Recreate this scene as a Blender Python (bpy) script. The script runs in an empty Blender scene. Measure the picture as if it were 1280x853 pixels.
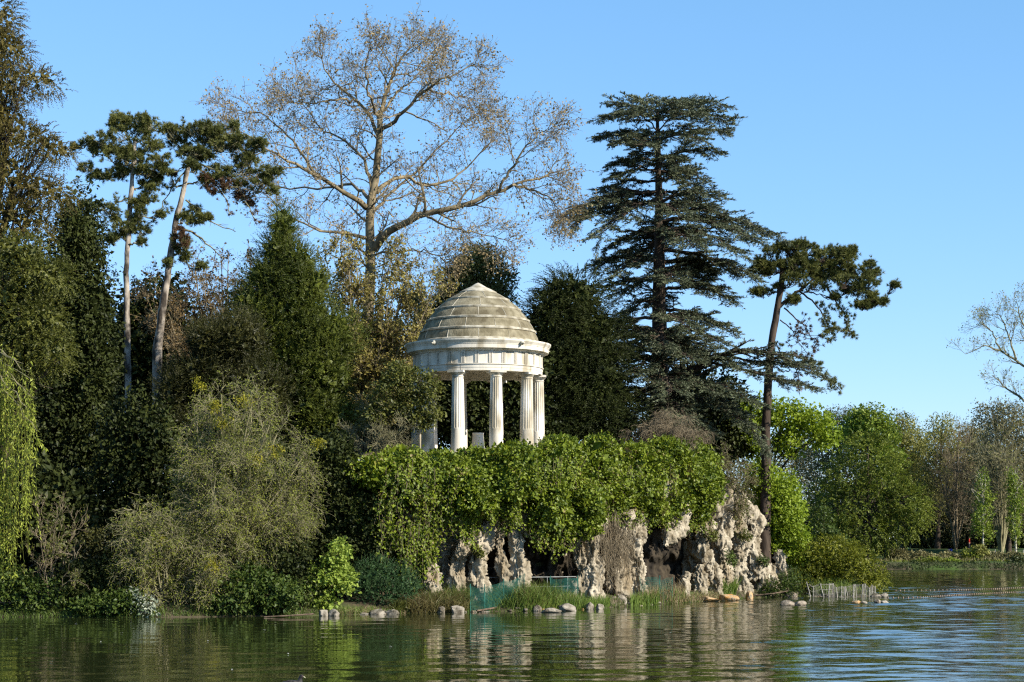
import bpy, bmesh, math
import numpy as np
from mathutils import Vector

C = bpy.context.scene.collection
SC = bpy.context.scene
PI = math.pi

# ------------------------------------------------------------------ camera, sky, sun, exposure
F, CX, HY, CAMH = 2500.0, 640.0, 682.0, 3.0        # focal length (px of the 1280 wide photo), principal column, horizon row, eye height
cam = bpy.data.cameras.new('camera')
cam.sensor_width = 36.0
cam.lens = F / 1280.0 * 36.0
cam.shift_y = (HY - 426.5) / 1280.0
cam.clip_start = 0.5
cam.clip_end = 6000.0
camo = bpy.data.objects.new('camera', cam)
C.objects.link(camo)
camo.location = (0, 0, CAMH)
camo.rotation_euler = (PI / 2, 0, 0)
SC.camera = camo

SUN_AZ, SUN_EL = math.radians(60), math.radians(30)   # to the right of and behind the camera
sdir = Vector((math.sin(SUN_AZ) * math.cos(SUN_EL), -math.cos(SUN_AZ) * math.cos(SUN_EL), math.sin(SUN_EL)))
W = bpy.data.worlds.new('World')
SC.world = W
W.use_nodes = True
nt = W.node_tree
nt.nodes.clear()
sky = nt.nodes.new('ShaderNodeTexSky')
sky.sky_type = 'NISHITA'
sky.sun_disc = False
sky.sun_elevation = SUN_EL
sky.sun_rotation = math.atan2(sdir.x, sdir.y)
sky.altitude = 0
sky.air_density = 1.0
sky.dust_density = 0.0
sky.ozone_density = 4.0
bg = nt.nodes.new('ShaderNodeBackground')
bg.inputs[1].default_value = 0.10
wo = nt.nodes.new('ShaderNodeOutputWorld')
sp_ = nt.nodes.new('ShaderNodeSeparateColor')
cb_ = nt.nodes.new('ShaderNodeCombineColor')
nt.links.new(sky.outputs[0], sp_.inputs[0])
for i_, (pw, k_) in enumerate(((0.86, 0.92), (0.70, 1.45), (0.80, 1.55))):      # the hue of this sky: a little more cyan, flatter towards the horizon
    p_ = nt.nodes.new('ShaderNodeMath')
    p_.operation = 'POWER'
    p_.inputs[1].default_value = pw
    m_ = nt.nodes.new('ShaderNodeMath')
    m_.operation = 'MULTIPLY'
    m_.inputs[1].default_value = k_
    nt.links.new(sp_.outputs[i_], p_.inputs[0])
    nt.links.new(p_.outputs[0], m_.inputs[0])
    nt.links.new(m_.outputs[0], cb_.inputs[i_])
nt.links.new(cb_.outputs[0], bg.inputs[0])
nt.links.new(bg.outputs[0], wo.inputs[0])
sl = bpy.data.lights.new('sun', 'SUN')
sl.energy = 5.0
sl.angle = math.radians(0.5)
sl.color = (1.0, 0.93, 0.80)
so = bpy.data.objects.new('sun', sl)
C.objects.link(so)
so.rotation_euler = sdir.to_track_quat('Z', 'Y').to_euler()
so.location = (60, -40, 60)
SC.view_settings.view_transform = 'Standard'
SC.view_settings.look = 'None'
SC.view_settings.exposure = 0.9
SC.view_settings.gamma = 1.0
SC.view_settings.use_curve_mapping = False
SC.cycles.use_denoising = False
SC.cycles.use_adaptive_sampling = False
SC.cycles.filter_width = 1.25
SC.cycles.sample_clamp_indirect = 3.0
SC.cycles.max_bounces = 6
SC.cycles.diffuse_bounces = 3
SC.cycles.glossy_bounces = 3
SC.cycles.transmission_bounces = 4
SC.cycles.transparent_max_bounces = 4
SC.cycles.caustics_reflective = False
SC.cycles.caustics_refractive = False

# ------------------------------------------------------------------ helpers
RNG = np.random.default_rng(7)


def P(px, py, Y):
    return np.array([(px - CX) / F * Y, Y, CAMH + (HY - py) / F * Y])


def YW(py):                      # distance of the water surface seen at photo row py
    return F * CAMH / (py - HY)


def nrm(a):
    return a / np.maximum(np.linalg.norm(a, axis=-1, keepdims=True), 1e-9)


def _hash(ix, iy, iz):
    h = (ix * 374761393 + iy * 668265263 + iz * 2147483647 + 1013904223) & 0xFFFFFFFF
    h = ((h ^ (h >> 13)) * 1274126177) & 0xFFFFFFFF
    return ((h ^ (h >> 16)) & 0xFFFF) / 65535.0


def vnoise(p):
    i = np.floor(p).astype(np.int64)
    f = p - i
    f = f * f * (3 - 2 * f)
    r = 0
    for a in (0, 1):
        for b in (0, 1):
            for c in (0, 1):
                w = (f[..., 0] if a else 1 - f[..., 0]) * (f[..., 1] if b else 1 - f[..., 1]) * (f[..., 2] if c else 1 - f[..., 2])
                r = r + w * _hash(i[..., 0] + a, i[..., 1] + b, i[..., 2] + c)
    return r


def fbm(p, o=4):
    r, a, t = 0, 1.0, 0
    for k in range(o):
        r = r + a * vnoise(p * (2.03 ** k) + 17.3 * k)
        t += a
        a *= 0.5
    return r / t


class Geo:
    def __init__(s):
        s.v, s.f, s.m, s.n = [], [], [], 0

    def add(s, V, Fc, m=0):
        V = np.asarray(V, float).reshape(-1, 3)
        Fc = np.asarray(Fc, np.int64)
        s.v.append(V)
        s.f.append(Fc + s.n)
        s.m.append(np.full(len(Fc), m, np.int32))
        s.n += len(V)
        return s

    def box(s, c, h, m=0, rz=0.0):
        c = np.array(c, float)
        sx = np.array([[-1, -1, -1], [1, -1, -1], [1, 1, -1], [-1, 1, -1], [-1, -1, 1], [1, -1, 1], [1, 1, 1], [-1, 1, 1]], float) * np.array(h)
        cr, sr = math.cos(rz), math.sin(rz)
        V = np.stack([sx[:, 0] * cr - sx[:, 1] * sr, sx[:, 0] * sr + sx[:, 1] * cr, sx[:, 2]], 1) + c
        s.add(V, [[0, 3, 2, 1], [4, 5, 6, 7], [0, 1, 5, 4], [1, 2, 6, 5], [2, 3, 7, 6], [3, 0, 4, 7]], m)
        return s


ORG = {}


def obj(name, g, mats, parent=None, smooth=False):
    me = bpy.data.meshes.new(name)
    V = np.concatenate(g.v)
    org = ORG[parent.name] if parent else np.zeros(3)
    V = (V - org).astype(np.float32)
    me.vertices.add(len(V))
    me.vertices.foreach_set('co', V.ravel())
    li, ls, tot = [], [], 0
    for f in g.f:
        k = f.shape[1]
        li.append(f.ravel())
        ls.append(np.arange(len(f)) * k + tot)
        tot += f.size
    li = np.concatenate(li).astype(np.int32)
    ls = np.concatenate(ls).astype(np.int32)
    me.loops.add(len(li))
    me.loops.foreach_set('vertex_index', li)
    me.polygons.add(len(ls))
    me.polygons.foreach_set('loop_start', ls)
    if not isinstance(mats, (list, tuple)):
        mats = [mats]
    for m in mats:
        me.materials.append(m)
    if len(mats) > 1:
        me.polygons.foreach_set('material_index', np.concatenate(g.m))
    me.polygons.foreach_set('use_smooth', np.full(len(ls), smooth))
    me.update(calc_edges=True)
    o = bpy.data.objects.new(name, me)
    C.objects.link(o)
    if parent:
        o.parent = parent
    ORG[o.name] = org
    return o


def thing(name, label, cat, loc, group=None):
    o = bpy.data.objects.new(name, None)
    C.objects.link(o)
    o.empty_display_size = 0.3
    o.location = tuple(float(v) for v in loc)
    o['label'] = label
    o['category'] = cat
    if group:
        o['group'] = group
    ORG[o.name] = np.array(loc, float)
    return o


def tag(o, label=None, cat=None, group=None, kind=None):
    if label:
        o['label'] = label
    if cat:
        o['category'] = cat
    if group:
        o['group'] = group
    if kind:
        o['kind'] = kind
    return o


def recenter(o):
    """move a one-mesh thing's origin to the bottom centre of its mesh"""
    me = o.data
    n = len(me.vertices)
    co = np.empty(n * 3, np.float32)
    me.vertices.foreach_get('co', co)
    co = co.reshape(-1, 3)
    b = (co.min(0) + co.max(0)) / 2
    b[2] = co[:, 2].min()
    me.vertices.foreach_set('co', (co - b).ravel())
    me.update()
    o.location = tuple(float(v) for v in b)
    return o


# ---- tubes, lathes
def tubes(paths, radii, S=5, g=None, m=0):
    g = g or Geo()
    paths = np.asarray(paths, float)
    radii = np.asarray(radii, float)
    N, K, _ = paths.shape
    t = nrm(np.gradient(paths, axis=1))
    ov = nrm(paths[:, -1] - paths[:, 0])
    ref = np.where(np.abs(ov[:, 2:3]) > 0.75, np.array([[1.0, 0.05, 0]]), np.array([[0, 0.05, 1.0]]))
    u = nrm(np.cross(t, ref[:, None, :]))
    w = np.cross(t, u)
    a = np.arange(S) / S * 2 * PI
    V = paths[:, :, None, :] + radii[:, :, None, None] * (np.cos(a)[None, None, :, None] * u[:, :, None, :] + np.sin(a)[None, None, :, None] * w[:, :, None, :])
    b = (np.arange(N) * K * S)[:, None, None] + (np.arange(K - 1) * S)[None, :, None]
    j = np.arange(S)[None, None, :]
    j2 = (j + 1) % S
    Q = np.stack([b + j, b + j2, b + S + j2, b + S + j], -1).reshape(-1, 4)
    g.add(V, Q, m)
    return g


def path(pts, K=12, wob=0.0, rng=None):
    p = np.asarray(pts, float)
    d = np.r_[0, np.cumsum(np.linalg.norm(np.diff(p, axis=0), axis=1))]
    s = np.linspace(0, d[-1], 60)
    q = np.stack([np.interp(s, d, p[:, k]) for k in range(3)], 1)
    for _ in range(4):
        q[1:-1] = (q[:-2] + 2 * q[1:-1] + q[2:]) / 4
    s2 = np.linspace(0, 59, K)
    q = np.stack([np.interp(s2, np.arange(60), q[:, k]) for k in range(3)], 1)
    if wob:
        q[1:] += (rng or RNG).normal(0, wob, (K - 1, 3))
    return q


def grow(rng, PP, RR, n, L, spread, t0=0.25, t1=1.0, up=0.0, wob=0.15, K=5, rs=0.6, tip=0.35, rmin=0.006, flat=0.0, lfall=0.5):
    """n children along each parent path; L = (lo, hi) metres; up > 0 climbs, < 0 droops"""
    N, K0, _ = PP.shape
    M = N * n
    t = (t0 + (t1 - t0) * (np.arange(n)[None, :] + rng.random((N, n))) / n).ravel()
    pi = np.repeat(np.arange(N), n)
    x = np.clip(t, 0, 0.999) * (K0 - 1)
    i = x.astype(int)
    f = (x - i)[:, None]
    pos = PP[pi, i] * (1 - f) + PP[pi, i + 1] * f
    tan = nrm(PP[pi, i + 1] - PP[pi, i])
    r = RR[pi, i] * (1 - f[:, 0]) + RR[pi, i + 1] * f[:, 0]
    ref = np.where(np.abs(tan[:, 2:3]) > 0.8, np.array([[1.0, 0, 0]]), np.array([[0, 0, 1.0]]))
    u = nrm(np.cross(tan, ref))
    w = np.cross(tan, u)
    az = (np.tile(np.arange(n), N) * 2.4 + np.repeat(rng.random(N) * 6.28, n) + rng.normal(0, 0.4, M))[:, None]
    if flat:
        sgn = np.where(np.tile(np.arange(n), N) % 2 == 0, 1.0, -1.0)[:, None]
        perp = nrm(u * sgn + w * rng.normal(0, 1 - flat, (M, 1)))
    else:
        perp = np.cos(az) * u + np.sin(az) * w
    a = np.radians(spread) * rng.uniform(0.7, 1.3, (M, 1))
    d = nrm(tan * np.cos(a) + perp * np.sin(a))
    Ln = rng.uniform(L[0], L[1], M) * (1 - lfall * t)
    out = np.empty((M, K, 3))
    out[:, 0] = pos
    for k in range(1, K):
        d = nrm(d + rng.normal(0, wob, (M, 3)) + np.array([0, 0, up / (K - 1)]))
        out[:, k] = out[:, k - 1] + d * (Ln / (K - 1))[:, None]
    r0 = np.maximum(r * rs, rmin)
    rad = np.maximum(r0[:, None] * np.linspace(1, tip, K)[None, :], rmin * 0.7)
    return out, rad


def lathe(prof, S=64, c=(0, 0, 0), g=None, m=0, fr=None, zf=None):
    g = g or Geo()
    prof = np.asarray(prof, float)
    a = np.arange(S) / S * 2 * PI
    R = np.repeat(prof[:, 0:1], S, 1)
    if fr is not None:
        R = R * fr(a[None, :], prof[:, 1:2])
    V = np.stack([c[0] + R * np.cos(a), c[1] + R * np.sin(a), c[2] + np.repeat(prof[:, 1:2], S, 1)], -1)
    K = len(prof)
    b = (np.arange(K - 1) * S)[:, None]
    j = np.arange(S)[None, :]
    j2 = (j + 1) % S
    g.add(V, np.stack([b + j, b + j2, b + S + j2, b + S + j], -1).reshape(-1, 4), m)
    return g


# ---- leaves
def leaf_quads(pos, ax, nn, L, Wd, g=None, m=0, bend=0.12):
    g = g or Geo()
    ax = nrm(ax)
    side = nrm(np.cross(ax, nn))
    up = np.cross(side, ax)
    L = np.broadcast_to(L, len(pos))[:, None]
    Wd = np.broadcast_to(Wd, len(pos))[:, None]
    mid = pos + ax * L * 0.45 + up * L * bend
    V = np.stack([pos, mid + side * Wd / 2, pos + ax * L, mid - side * Wd / 2], 1)
    N = len(pos)
    g.add(V, np.arange(N * 4).reshape(N, 4), m)
    return g


def needles(pos, d, n, L, w, spread=1.0, g=None, m=0, rng=RNG):
    """tufts: n thin triangles round each direction d"""
    g = g or Geo()
    N = len(pos)
    p = np.repeat(pos, n, 0)
    dd = nrm(np.repeat(d, n, 0) + rng.normal(0, spread, (N * n, 3)))
    Ln = (L * rng.uniform(0.7, 1.15, N * n))[:, None]
    s = nrm(np.cross(dd, rng.normal(0, 1, (N * n, 3)))) * (w / 2)
    p = p + dd * 0.02
    V = np.stack([p - s, p + s, p + dd * Ln], 1)
    g.add(V, np.arange(N * n * 3).reshape(-1, 3), m)
    return g


def sprays(pos, d, L, n, ll, lw, ang=0.7, droop=0.3, g=None, m=0, rng=RNG, flat=True):
    """a drooping twig with n slim leaflets on both sides"""
    g = g or Geo()
    N = len(pos)
    d = nrm(d)
    L = np.broadcast_to(L, N)
    up0 = np.array([[0, 0, 1.0]])
    side = nrm(np.cross(d, up0 + 1e-3) + rng.normal(0, 0.25, (N, 3)))
    t = ((np.arange(n) + 0.5) / n)[None, :, None]
    base = pos[:, None, :] + d[:, None, :] * L[:, None, None] * t - up0[None] * (L[:, None, None] * droop * t ** 2)
    tang = nrm(d[:, None, :] - up0[None] * (2 * droop * t))
    sg = np.where(np.arange(n) % 2 == 0, 1.0, -1.0)[None, :, None]
    ax = nrm(tang * math.cos(ang) + side[:, None, :] * sg * math.sin(ang) + rng.normal(0, 0.22, (N, n, 3)))
    nn = nrm(up0[None] * 0.7 + rng.normal(0, 0.5, (N, n, 3)))
    s = (1.0 - 0.45 * t[..., 0]) * rng.uniform(0.75, 1.2, (N, n))
    return leaf_quads(base.reshape(-1, 3), ax.reshape(-1, 3), nn.reshape(-1, 3), (ll * s).ravel(), (lw * s).ravel(), g, m)


def ells_w(ells, Y, depth=None):
    """(px, py, rx, ry[, dY[, depth radius in m]]) -> world centres and radii"""
    c, r = [], []
    for e in ells:
        y = Y + (e[4] if len(e) > 4 else 0)
        k = y / F
        c.append(P(e[0], e[1], y))
        r.append([e[2] * k, e[5] if len(e) > 5 else (depth or (e[2] + e[3]) / 2 * k), e[3] * k])
    return np.array(c), np.array(r)


def shell_pts(rng, c, r, n, thick=0.35, rough=0.25, fs=0.8):
    """points on the uneven skin of a union of ellipsoids, with outward directions"""
    w = (r[:, 0] * r[:, 2] + r[:, 0] * r[:, 1] + r[:, 1] * r[:, 2])
    k = rng.choice(len(c), n * 2, p=w / w.sum())
    d = nrm(rng.normal(0, 1, (n * 2, 3)))
    rad = 1 - thick * rng.random(n * 2) ** 1.5
    p = c[k] + d * r[k] * rad[:, None]
    nz = fbm(p * fs + 31.7, 3) - 0.5
    p = p + d * r[k] * (rough * 2 * nz)[:, None]
    dd = np.ones(len(p), bool)
    for i in range(len(c)):
        q = np.linalg.norm((p - c[i]) / r[i], axis=1)
        dd &= ~((q < 0.62) & (k != i))
    p, d, k = p[dd][:n], d[dd][:n], k[dd][:n]
    return p, nrm(d / r[k])


def clumps(rng, p, o, nl, cr, leaf, g=None, m=0, down=0.2, facing=0.6):
    """nl leaves gathered round each clump centre"""
    N = len(p)
    pos = np.repeat(p, nl, 0) + rng.normal(0, cr * 0.55, (N * nl, 3)) * np.array([1, 1, 0.75])
    oo = np.repeat(o, nl, 0)
    ax = oo * 0.5 + rng.normal(0, 0.7, (N * nl, 3)) + np.array([0, 0, -down])
    nn = oo * facing + np.array([0, 0, facing * 0.8]) + rng.normal(0, 0.55, (N * nl, 3))
    s = rng.uniform(0.5, 1.35, N * nl) * np.repeat(rng.uniform(0.7, 1.25, N), nl)
    return leaf_quads(pos, ax, nn, leaf[0] * s, leaf[1] * s, g, m)


def inner_leaves(rng, c, r, n, size, g, m=0):
    w = r.prod(1)
    k = rng.choice(len(c), n, p=w / w.sum())
    d = nrm(rng.normal(0, 1, (n, 3))) * (rng.random((n, 1)) ** (1 / 3) * 0.82)
    p = c[k] + d * r[k]
    s = rng.uniform(0.6, 1.3, n)
    return leaf_quads(p, rng.normal(0, 1, (n, 3)), rng.normal(0, 1, (n, 3)), size * s, size * 0.7 * s, g, m)


# ------------------------------------------------------------------ materials
def lin(r, g, b):
    return (r, g, b, 1.0)


def new_mat(name):
    m = bpy.data.materials.new(name)
    m.use_nodes = True
    m.node_tree.nodes.clear()
    return m, m.node_tree


def N_(t, typ, **kw):
    n = t.nodes.new(typ)
    for k, v in kw.items():
        setattr(n, k, v)
    return n


def leaf_mat(name, a, b, trans=0.3, scale=0.5, gloss=0.25, third=None):
    """two leaf colours mixed leaf by leaf and, more slowly, from clump to clump"""
    m, t = new_mat(name)
    geo = N_(t, 'ShaderNodeNewGeometry')
    nz = N_(t, 'ShaderNodeTexNoise')
    nz.inputs['Scale'].default_value = scale
    nz.inputs['Detail'].default_value = 3
    t.links.new(geo.outputs['Position'], nz.inputs['Vector'])
    md = N_(t, 'ShaderNodeMath', operation='MULTIPLY_ADD')
    t.links.new(geo.outputs['Random Per Island'], md.inputs[0])
    md.inputs[1].default_value = 0.7
    m2 = N_(t, 'ShaderNodeMath', operation='MULTIPLY_ADD')
    t.links.new(nz.outputs['Fac'], m2.inputs[0])
    m2.inputs[1].default_value = 1.6
    m2.inputs[2].default_value = -0.65
    t.links.new(m2.outputs[0], md.inputs[2])
    rp = N_(t, 'ShaderNodeValToRGB')
    rp.color_ramp.elements[0].color = lin(*a)
    rp.color_ramp.elements[1].color = lin(*b)
    if third:
        e = rp.color_ramp.elements.new(0.93)
        e.color = lin(*b)
        rp.color_ramp.elements[-1].color = lin(*third)
    t.links.new(md.outputs[0], rp.inputs[0])
    pr = N_(t, 'ShaderNodeBsdfPrincipled')
    pr.inputs['Roughness'].default_value = 0.5
    pr.inputs['Specular IOR Level'].default_value = gloss
    t.links.new(rp.outputs[0], pr.inputs['Base Color'])
    out = N_(t, 'ShaderNodeOutputMaterial')
    if trans > 0:
        tr = N_(t, 'ShaderNodeBsdfTranslucent')
        t.links.new(rp.outputs[0], tr.inputs['Color'])
        mx = N_(t, 'ShaderNodeMixShader')
        mx.inputs[0].default_value = trans
        t.links.new(pr.outputs[0], mx.inputs[1])
        t.links.new(tr.outputs[0], mx.inputs[2])
        t.links.new(mx.outputs[0], out.inputs[0])
    else:
        t.links.new(pr.outputs[0], out.inputs[0])
    return m


def surf_mat(name, a, b, scale=2.0, detail=6, rough=0.85, bump=0.3, bdist=0.05, stretch=(1, 1, 1), c=None, cscale=0.7, spec=0.2, lo=0.35, hi=0.65, bscale=None):
    """rough surface whose colour wanders between a and b, with patches of c"""
    m, t = new_mat(name)
    geo = N_(t, 'ShaderNodeNewGeometry')
    mp = N_(t, 'ShaderNodeMapping')
    mp.inputs['Scale'].default_value = stretch
    t.links.new(geo.outputs['Position'], mp.inputs['Vector'])
    nz = N_(t, 'ShaderNodeTexNoise')
    nz.inputs['Scale'].default_value = scale
    nz.inputs['Detail'].default_value = detail
    t.links.new(mp.outputs[0], nz.inputs['Vector'])
    rp = N_(t, 'ShaderNodeValToRGB')
    rp.color_ramp.elements[0].position = lo
    rp.color_ramp.elements[1].position = hi
    rp.color_ramp.elements[0].color = lin(*a)
    rp.color_ramp.elements[1].color = lin(*b)
    t.links.new(nz.outputs['Fac'], rp.inputs[0])
    col = rp.outputs[0]
    if c:
        n2 = N_(t, 'ShaderNodeTexNoise')
        n2.inputs['Scale'].default_value = cscale
        n2.inputs['Detail'].default_value = 5
        t.links.new(mp.outputs[0], n2.inputs['Vector'])
        r2 = N_(t, 'ShaderNodeValToRGB')
        r2.color_ramp.elements[0].position = 0.52
        r2.color_ramp.elements[1].position = 0.66
        t.links.new(n2.outputs['Fac'], r2.inputs[0])
        mx = N_(t, 'ShaderNodeMix', data_type='RGBA')
        t.links.new(r2.outputs[0], mx.inputs['Factor'])
        t.links.new(col, mx.inputs['A'])
        mx.inputs['B'].default_value = lin(*c)
        col = mx.outputs['Result']
    pr = N_(t, 'ShaderNodeBsdfPrincipled')
    pr.inputs['Roughness'].default_value = rough
    pr.inputs['Specular IOR Level'].default_value = spec
    t.links.new(col, pr.inputs['Base Color'])
    if bump:
        n3 = N_(t, 'ShaderNodeTexNoise')
        n3.inputs['Scale'].default_value = bscale or scale * 3
        n3.inputs['Detail'].default_value = 6
        t.links.new(mp.outputs[0], n3.inputs['Vector'])
        bp = N_(t, 'ShaderNodeBump')
        bp.inputs['Strength'].default_value = bump
        bp.inputs['Distance'].default_value = bdist
        t.links.new(n3.outputs['Fac'], bp.inputs['Height'])
        t.links.new(bp.outputs[0], pr.inputs['Normal'])
    out = N_(t, 'ShaderNodeOutputMaterial')
    t.links.new(pr.outputs[0], out.inputs[0])
    return m


M = {}
M['ivy'] = leaf_mat('ivy_leaves', (0.046, 0.076, 0.005), (0.190, 0.235, 0.015), 0.22, 1.1, 0.3, third=(0.22, 0.17, 0.06))
M['yew'] = leaf_mat('yew_leaves', (0.030, 0.044, 0.007), (0.120, 0.140, 0.018), 0.15, 0.4)
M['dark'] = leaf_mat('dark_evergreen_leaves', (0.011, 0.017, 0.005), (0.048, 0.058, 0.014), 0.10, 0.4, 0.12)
M['brownyew'] = leaf_mat('brownish_yew_leaves', (0.018, 0.022, 0.006), (0.062, 0.060, 0.014), 0.12, 0.4)
M['cedar'] = leaf_mat('cedar_needles', (0.046, 0.058, 0.031), (0.150, 0.168, 0.092), 0.12, 0.5)
M['pine'] = leaf_mat('pine_needles', (0.050, 0.062, 0.018), (0.185, 0.190, 0.050), 0.12, 0.5)
M['deadpine'] = leaf_mat('dead_pine_needles', (0.06, 0.035, 0.018), (0.15, 0.085, 0.045), 0.15, 0.8)
M['olive'] = leaf_mat('olive_leaves', (0.055, 0.048, 0.012), (0.17, 0.135, 0.032), 0.25, 0.4)
M['brownleaf'] = leaf_mat('brown_young_leaves', (0.075, 0.050, 0.022), (0.19, 0.125, 0.045), 0.25, 0.4)
M['golden'] = leaf_mat('golden_young_leaves', (0.14, 0.12, 0.03), (0.32, 0.27, 0.07), 0.3, 0.6)
M['bud'] = leaf_mat('plane_tree_buds', (0.19, 0.135, 0.06), (0.38, 0.29, 0.14), 0.25, 0.6)
M['bright'] = leaf_mat('bright_spring_leaves', (0.13, 0.19, 0.012), (0.28, 0.36, 0.03), 0.4, 0.6)
M['maple'] = leaf_mat('maple_leaves', (0.17, 0.24, 0.03), (0.32, 0.40, 0.07), 0.4, 1.2)
M['willow'] = leaf_mat('willow_leaves', (0.20, 0.25, 0.025), (0.46, 0.50, 0.085), 0.4, 1.0)
M['bushgreen'] = leaf_mat('bush_leaves', (0.03, 0.056, 0.009), (0.09, 0.125, 0.020), 0.25, 0.8)
M['bluegreen'] = leaf_mat('bluish_bush_leaves', (0.025, 0.06, 0.020), (0.07, 0.13, 0.045), 0.2, 0.8)
M['shrub'] = leaf_mat('shrub_leaves', (0.05, 0.06, 0.010), (0.14, 0.145, 0.025), 0.3, 0.8, 0.35)
M['tipbush'] = leaf_mat('yellowish_bush_leaves', (0.08, 0.10, 0.009), (0.25, 0.255, 0.025), 0.3, 0.5)
M['twigleaf'] = leaf_mat('twig_leaves', (0.085, 0.105, 0.012), (0.26, 0.285, 0.04), 0.3, 0.6)
M['yellow'] = leaf_mat('yellow_leaves', (0.19, 0.18, 0.015), (0.38, 0.34, 0.03), 0.35, 1.0)
M['white'] = leaf_mat('white_edged_leaves', (0.06, 0.10, 0.04), (0.46, 0.48, 0.38), 0.2, 2.0)
M['fargreen'] = leaf_mat('far_green_leaves', (0.055, 0.085, 0.010), (0.19, 0.215, 0.026), 0.3, 0.25)
M['farolive'] = leaf_mat('far_olive_leaves', (0.13, 0.14, 0.035), (0.29, 0.28, 0.07), 0.3, 0.25)
M['farbrown'] = leaf_mat('far_brown_leaves', (0.115, 0.105, 0.042), (0.25, 0.225, 0.095), 0.25, 0.25)  # tone lightened to stand in for haze over the far shore
M['fardark'] = leaf_mat('far_dark_leaves', (0.025, 0.036, 0.012), (0.07, 0.088, 0.026), 0.2, 0.25)
M['farbright'] = leaf_mat('far_bright_leaves', (0.10, 0.16, 0.015), (0.24, 0.29, 0.035), 0.35, 0.25)
M['reed'] = leaf_mat('reed_blades', (0.075, 0.13, 0.018), (0.19, 0.25, 0.05), 0.3, 1.5)
M['dry'] = leaf_mat('dry_grass_blades', (0.13, 0.095, 0.045), (0.36, 0.28, 0.15), 0.25, 1.5)
M['sedge'] = leaf_mat('brown_sedge_blades', (0.07, 0.055, 0.02), (0.17, 0.15, 0.05), 0.25, 1.5)
M['grass'] = leaf_mat('grass_blades', (0.05, 0.09, 0.014), (0.12, 0.17, 0.03), 0.3, 1.0)

M['bark'] = surf_mat('dark_bark', (0.028, 0.020, 0.014), (0.080, 0.058, 0.042), 4, bump=0.6, stretch=(1, 1, 0.25))
M['greybark'] = surf_mat('pale_grey_bark', (0.045, 0.036, 0.028), (0.36, 0.31, 0.25), 2.6, bump=0.9, stretch=(1, 1, 0.45), lo=0.40, hi=0.60)
M['planebark'] = surf_mat('plane_tree_bark', (0.085, 0.066, 0.036), (0.25, 0.20, 0.12), 1.6, bump=0.4)
M['twig'] = surf_mat('grey_twigs', (0.10, 0.092, 0.048), (0.25, 0.225, 0.125), 2, bump=0)
M['planetwig'] = surf_mat('plane_tree_twigs', (0.11, 0.085, 0.05), (0.24, 0.195, 0.12), 2, bump=0)
M['browntwig'] = surf_mat('brown_twigs', (0.105, 0.082, 0.05), (0.23, 0.185, 0.12), 2, bump=0)
M['palebark'] = surf_mat('pale_young_bark', (0.28, 0.26, 0.20), (0.48, 0.45, 0.36), 3, bump=0.2)
M['stone'] = surf_mat('temple_limestone', (0.50, 0.455, 0.37), (0.69, 0.64, 0.55), 1.6, 8, 0.85, 0.35, 0.02, (1, 1, 0.28), c=(0.33, 0.285, 0.205), cscale=1.7, bscale=9)
M['dome'] = surf_mat('mossy_dome_stone', (0.13, 0.11, 0.066), (0.28, 0.245, 0.165), 2.2, 9, 0.9, 0.7, 0.04, c=(0.095, 0.078, 0.046), cscale=1.1, bscale=10)
M['domelip'] = surf_mat('pale_dome_joint_stone', (0.22, 0.19, 0.13), (0.52, 0.48, 0.39), 2.5, 7, 0.9, 0.3, 0.02)
M['rock'] = surf_mat('tufa_rock', (0.155, 0.125, 0.080), (0.45, 0.395, 0.30), 2.2, 8, 0.95, 1.0, 0.12, (1, 1, 0.4), c=(0.20, 0.155, 0.095), cscale=1.1, bscale=5)
M['cave'] = surf_mat('shade_dark_cave_rock', (0.014, 0.011, 0.008), (0.055, 0.043, 0.028), 1.8, 8, 0.9, 0.9, 0.12, bscale=3)  # shade of the caves put into the colour, darker than the outer rock
M['grime'] = surf_mat('stone_joint_grime', (0.16, 0.135, 0.10), (0.30, 0.26, 0.20), 5, bump=0)
M['boulder'] = surf_mat('grey_boulder', (0.10, 0.085, 0.062), (0.34, 0.30, 0.24), 4, 8, 0.9, 0.9, 0.05, c=(0.09, 0.078, 0.05), cscale=2.6)
M['darkboulder'] = surf_mat('dark_wet_boulder', (0.07, 0.055, 0.04), (0.30, 0.25, 0.19), 3.2, 8, 0.85, 0.8, 0.05)
M['lichen'] = surf_mat('orange_lichen_rock', (0.36, 0.17, 0.04), (0.46, 0.36, 0.23), 3.5, 8, 0.9, 0.9, 0.06, c=(0.20, 0.17, 0.12), cscale=3.5)
M['net'] = surf_mat('green_netting', (0.015, 0.085, 0.065), (0.035, 0.15, 0.115), 3, bump=0, rough=0.5)
M['stake'] = surf_mat('weathered_stakes', (0.17, 0.155, 0.13), (0.38, 0.355, 0.31), 6, bump=0.2)
M['rail'] = surf_mat('grey_metal', (0.16, 0.17, 0.165), (0.25, 0.26, 0.255), 3, bump=0, rough=0.5)
M['log'] = surf_mat('wet_wood', (0.06, 0.042, 0.028), (0.16, 0.115, 0.08), 5, bump=0.5)
M['rope'] = surf_mat('wet_rope', (0.05, 0.04, 0.03), (0.10, 0.08, 0.06), 5, bump=0)
M['float'] = surf_mat('worn_float', (0.16, 0.11, 0.075), (0.30, 0.22, 0.16), 5, bump=0, rough=0.5)

# ------------------------------------------------------------------ the setting: lake bed and banks as one sheet, water
_spx = np.array([-300, 0, 200, 380, 500, 590, 660, 730, 790, 850, 900, 940, 990, 1050, 1100.])
_spy = np.array([772, 772, 772, 770, 767, 765, 764, 762, 758, 754, 751, 748, 746, 747, 746.])
_sY = YW(_spy)
_sX = (_spx - CX) / F * _sY
_sX[-1] = 21.4


def YS(px):
    return np.interp(px, _spx, _sY)


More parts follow.
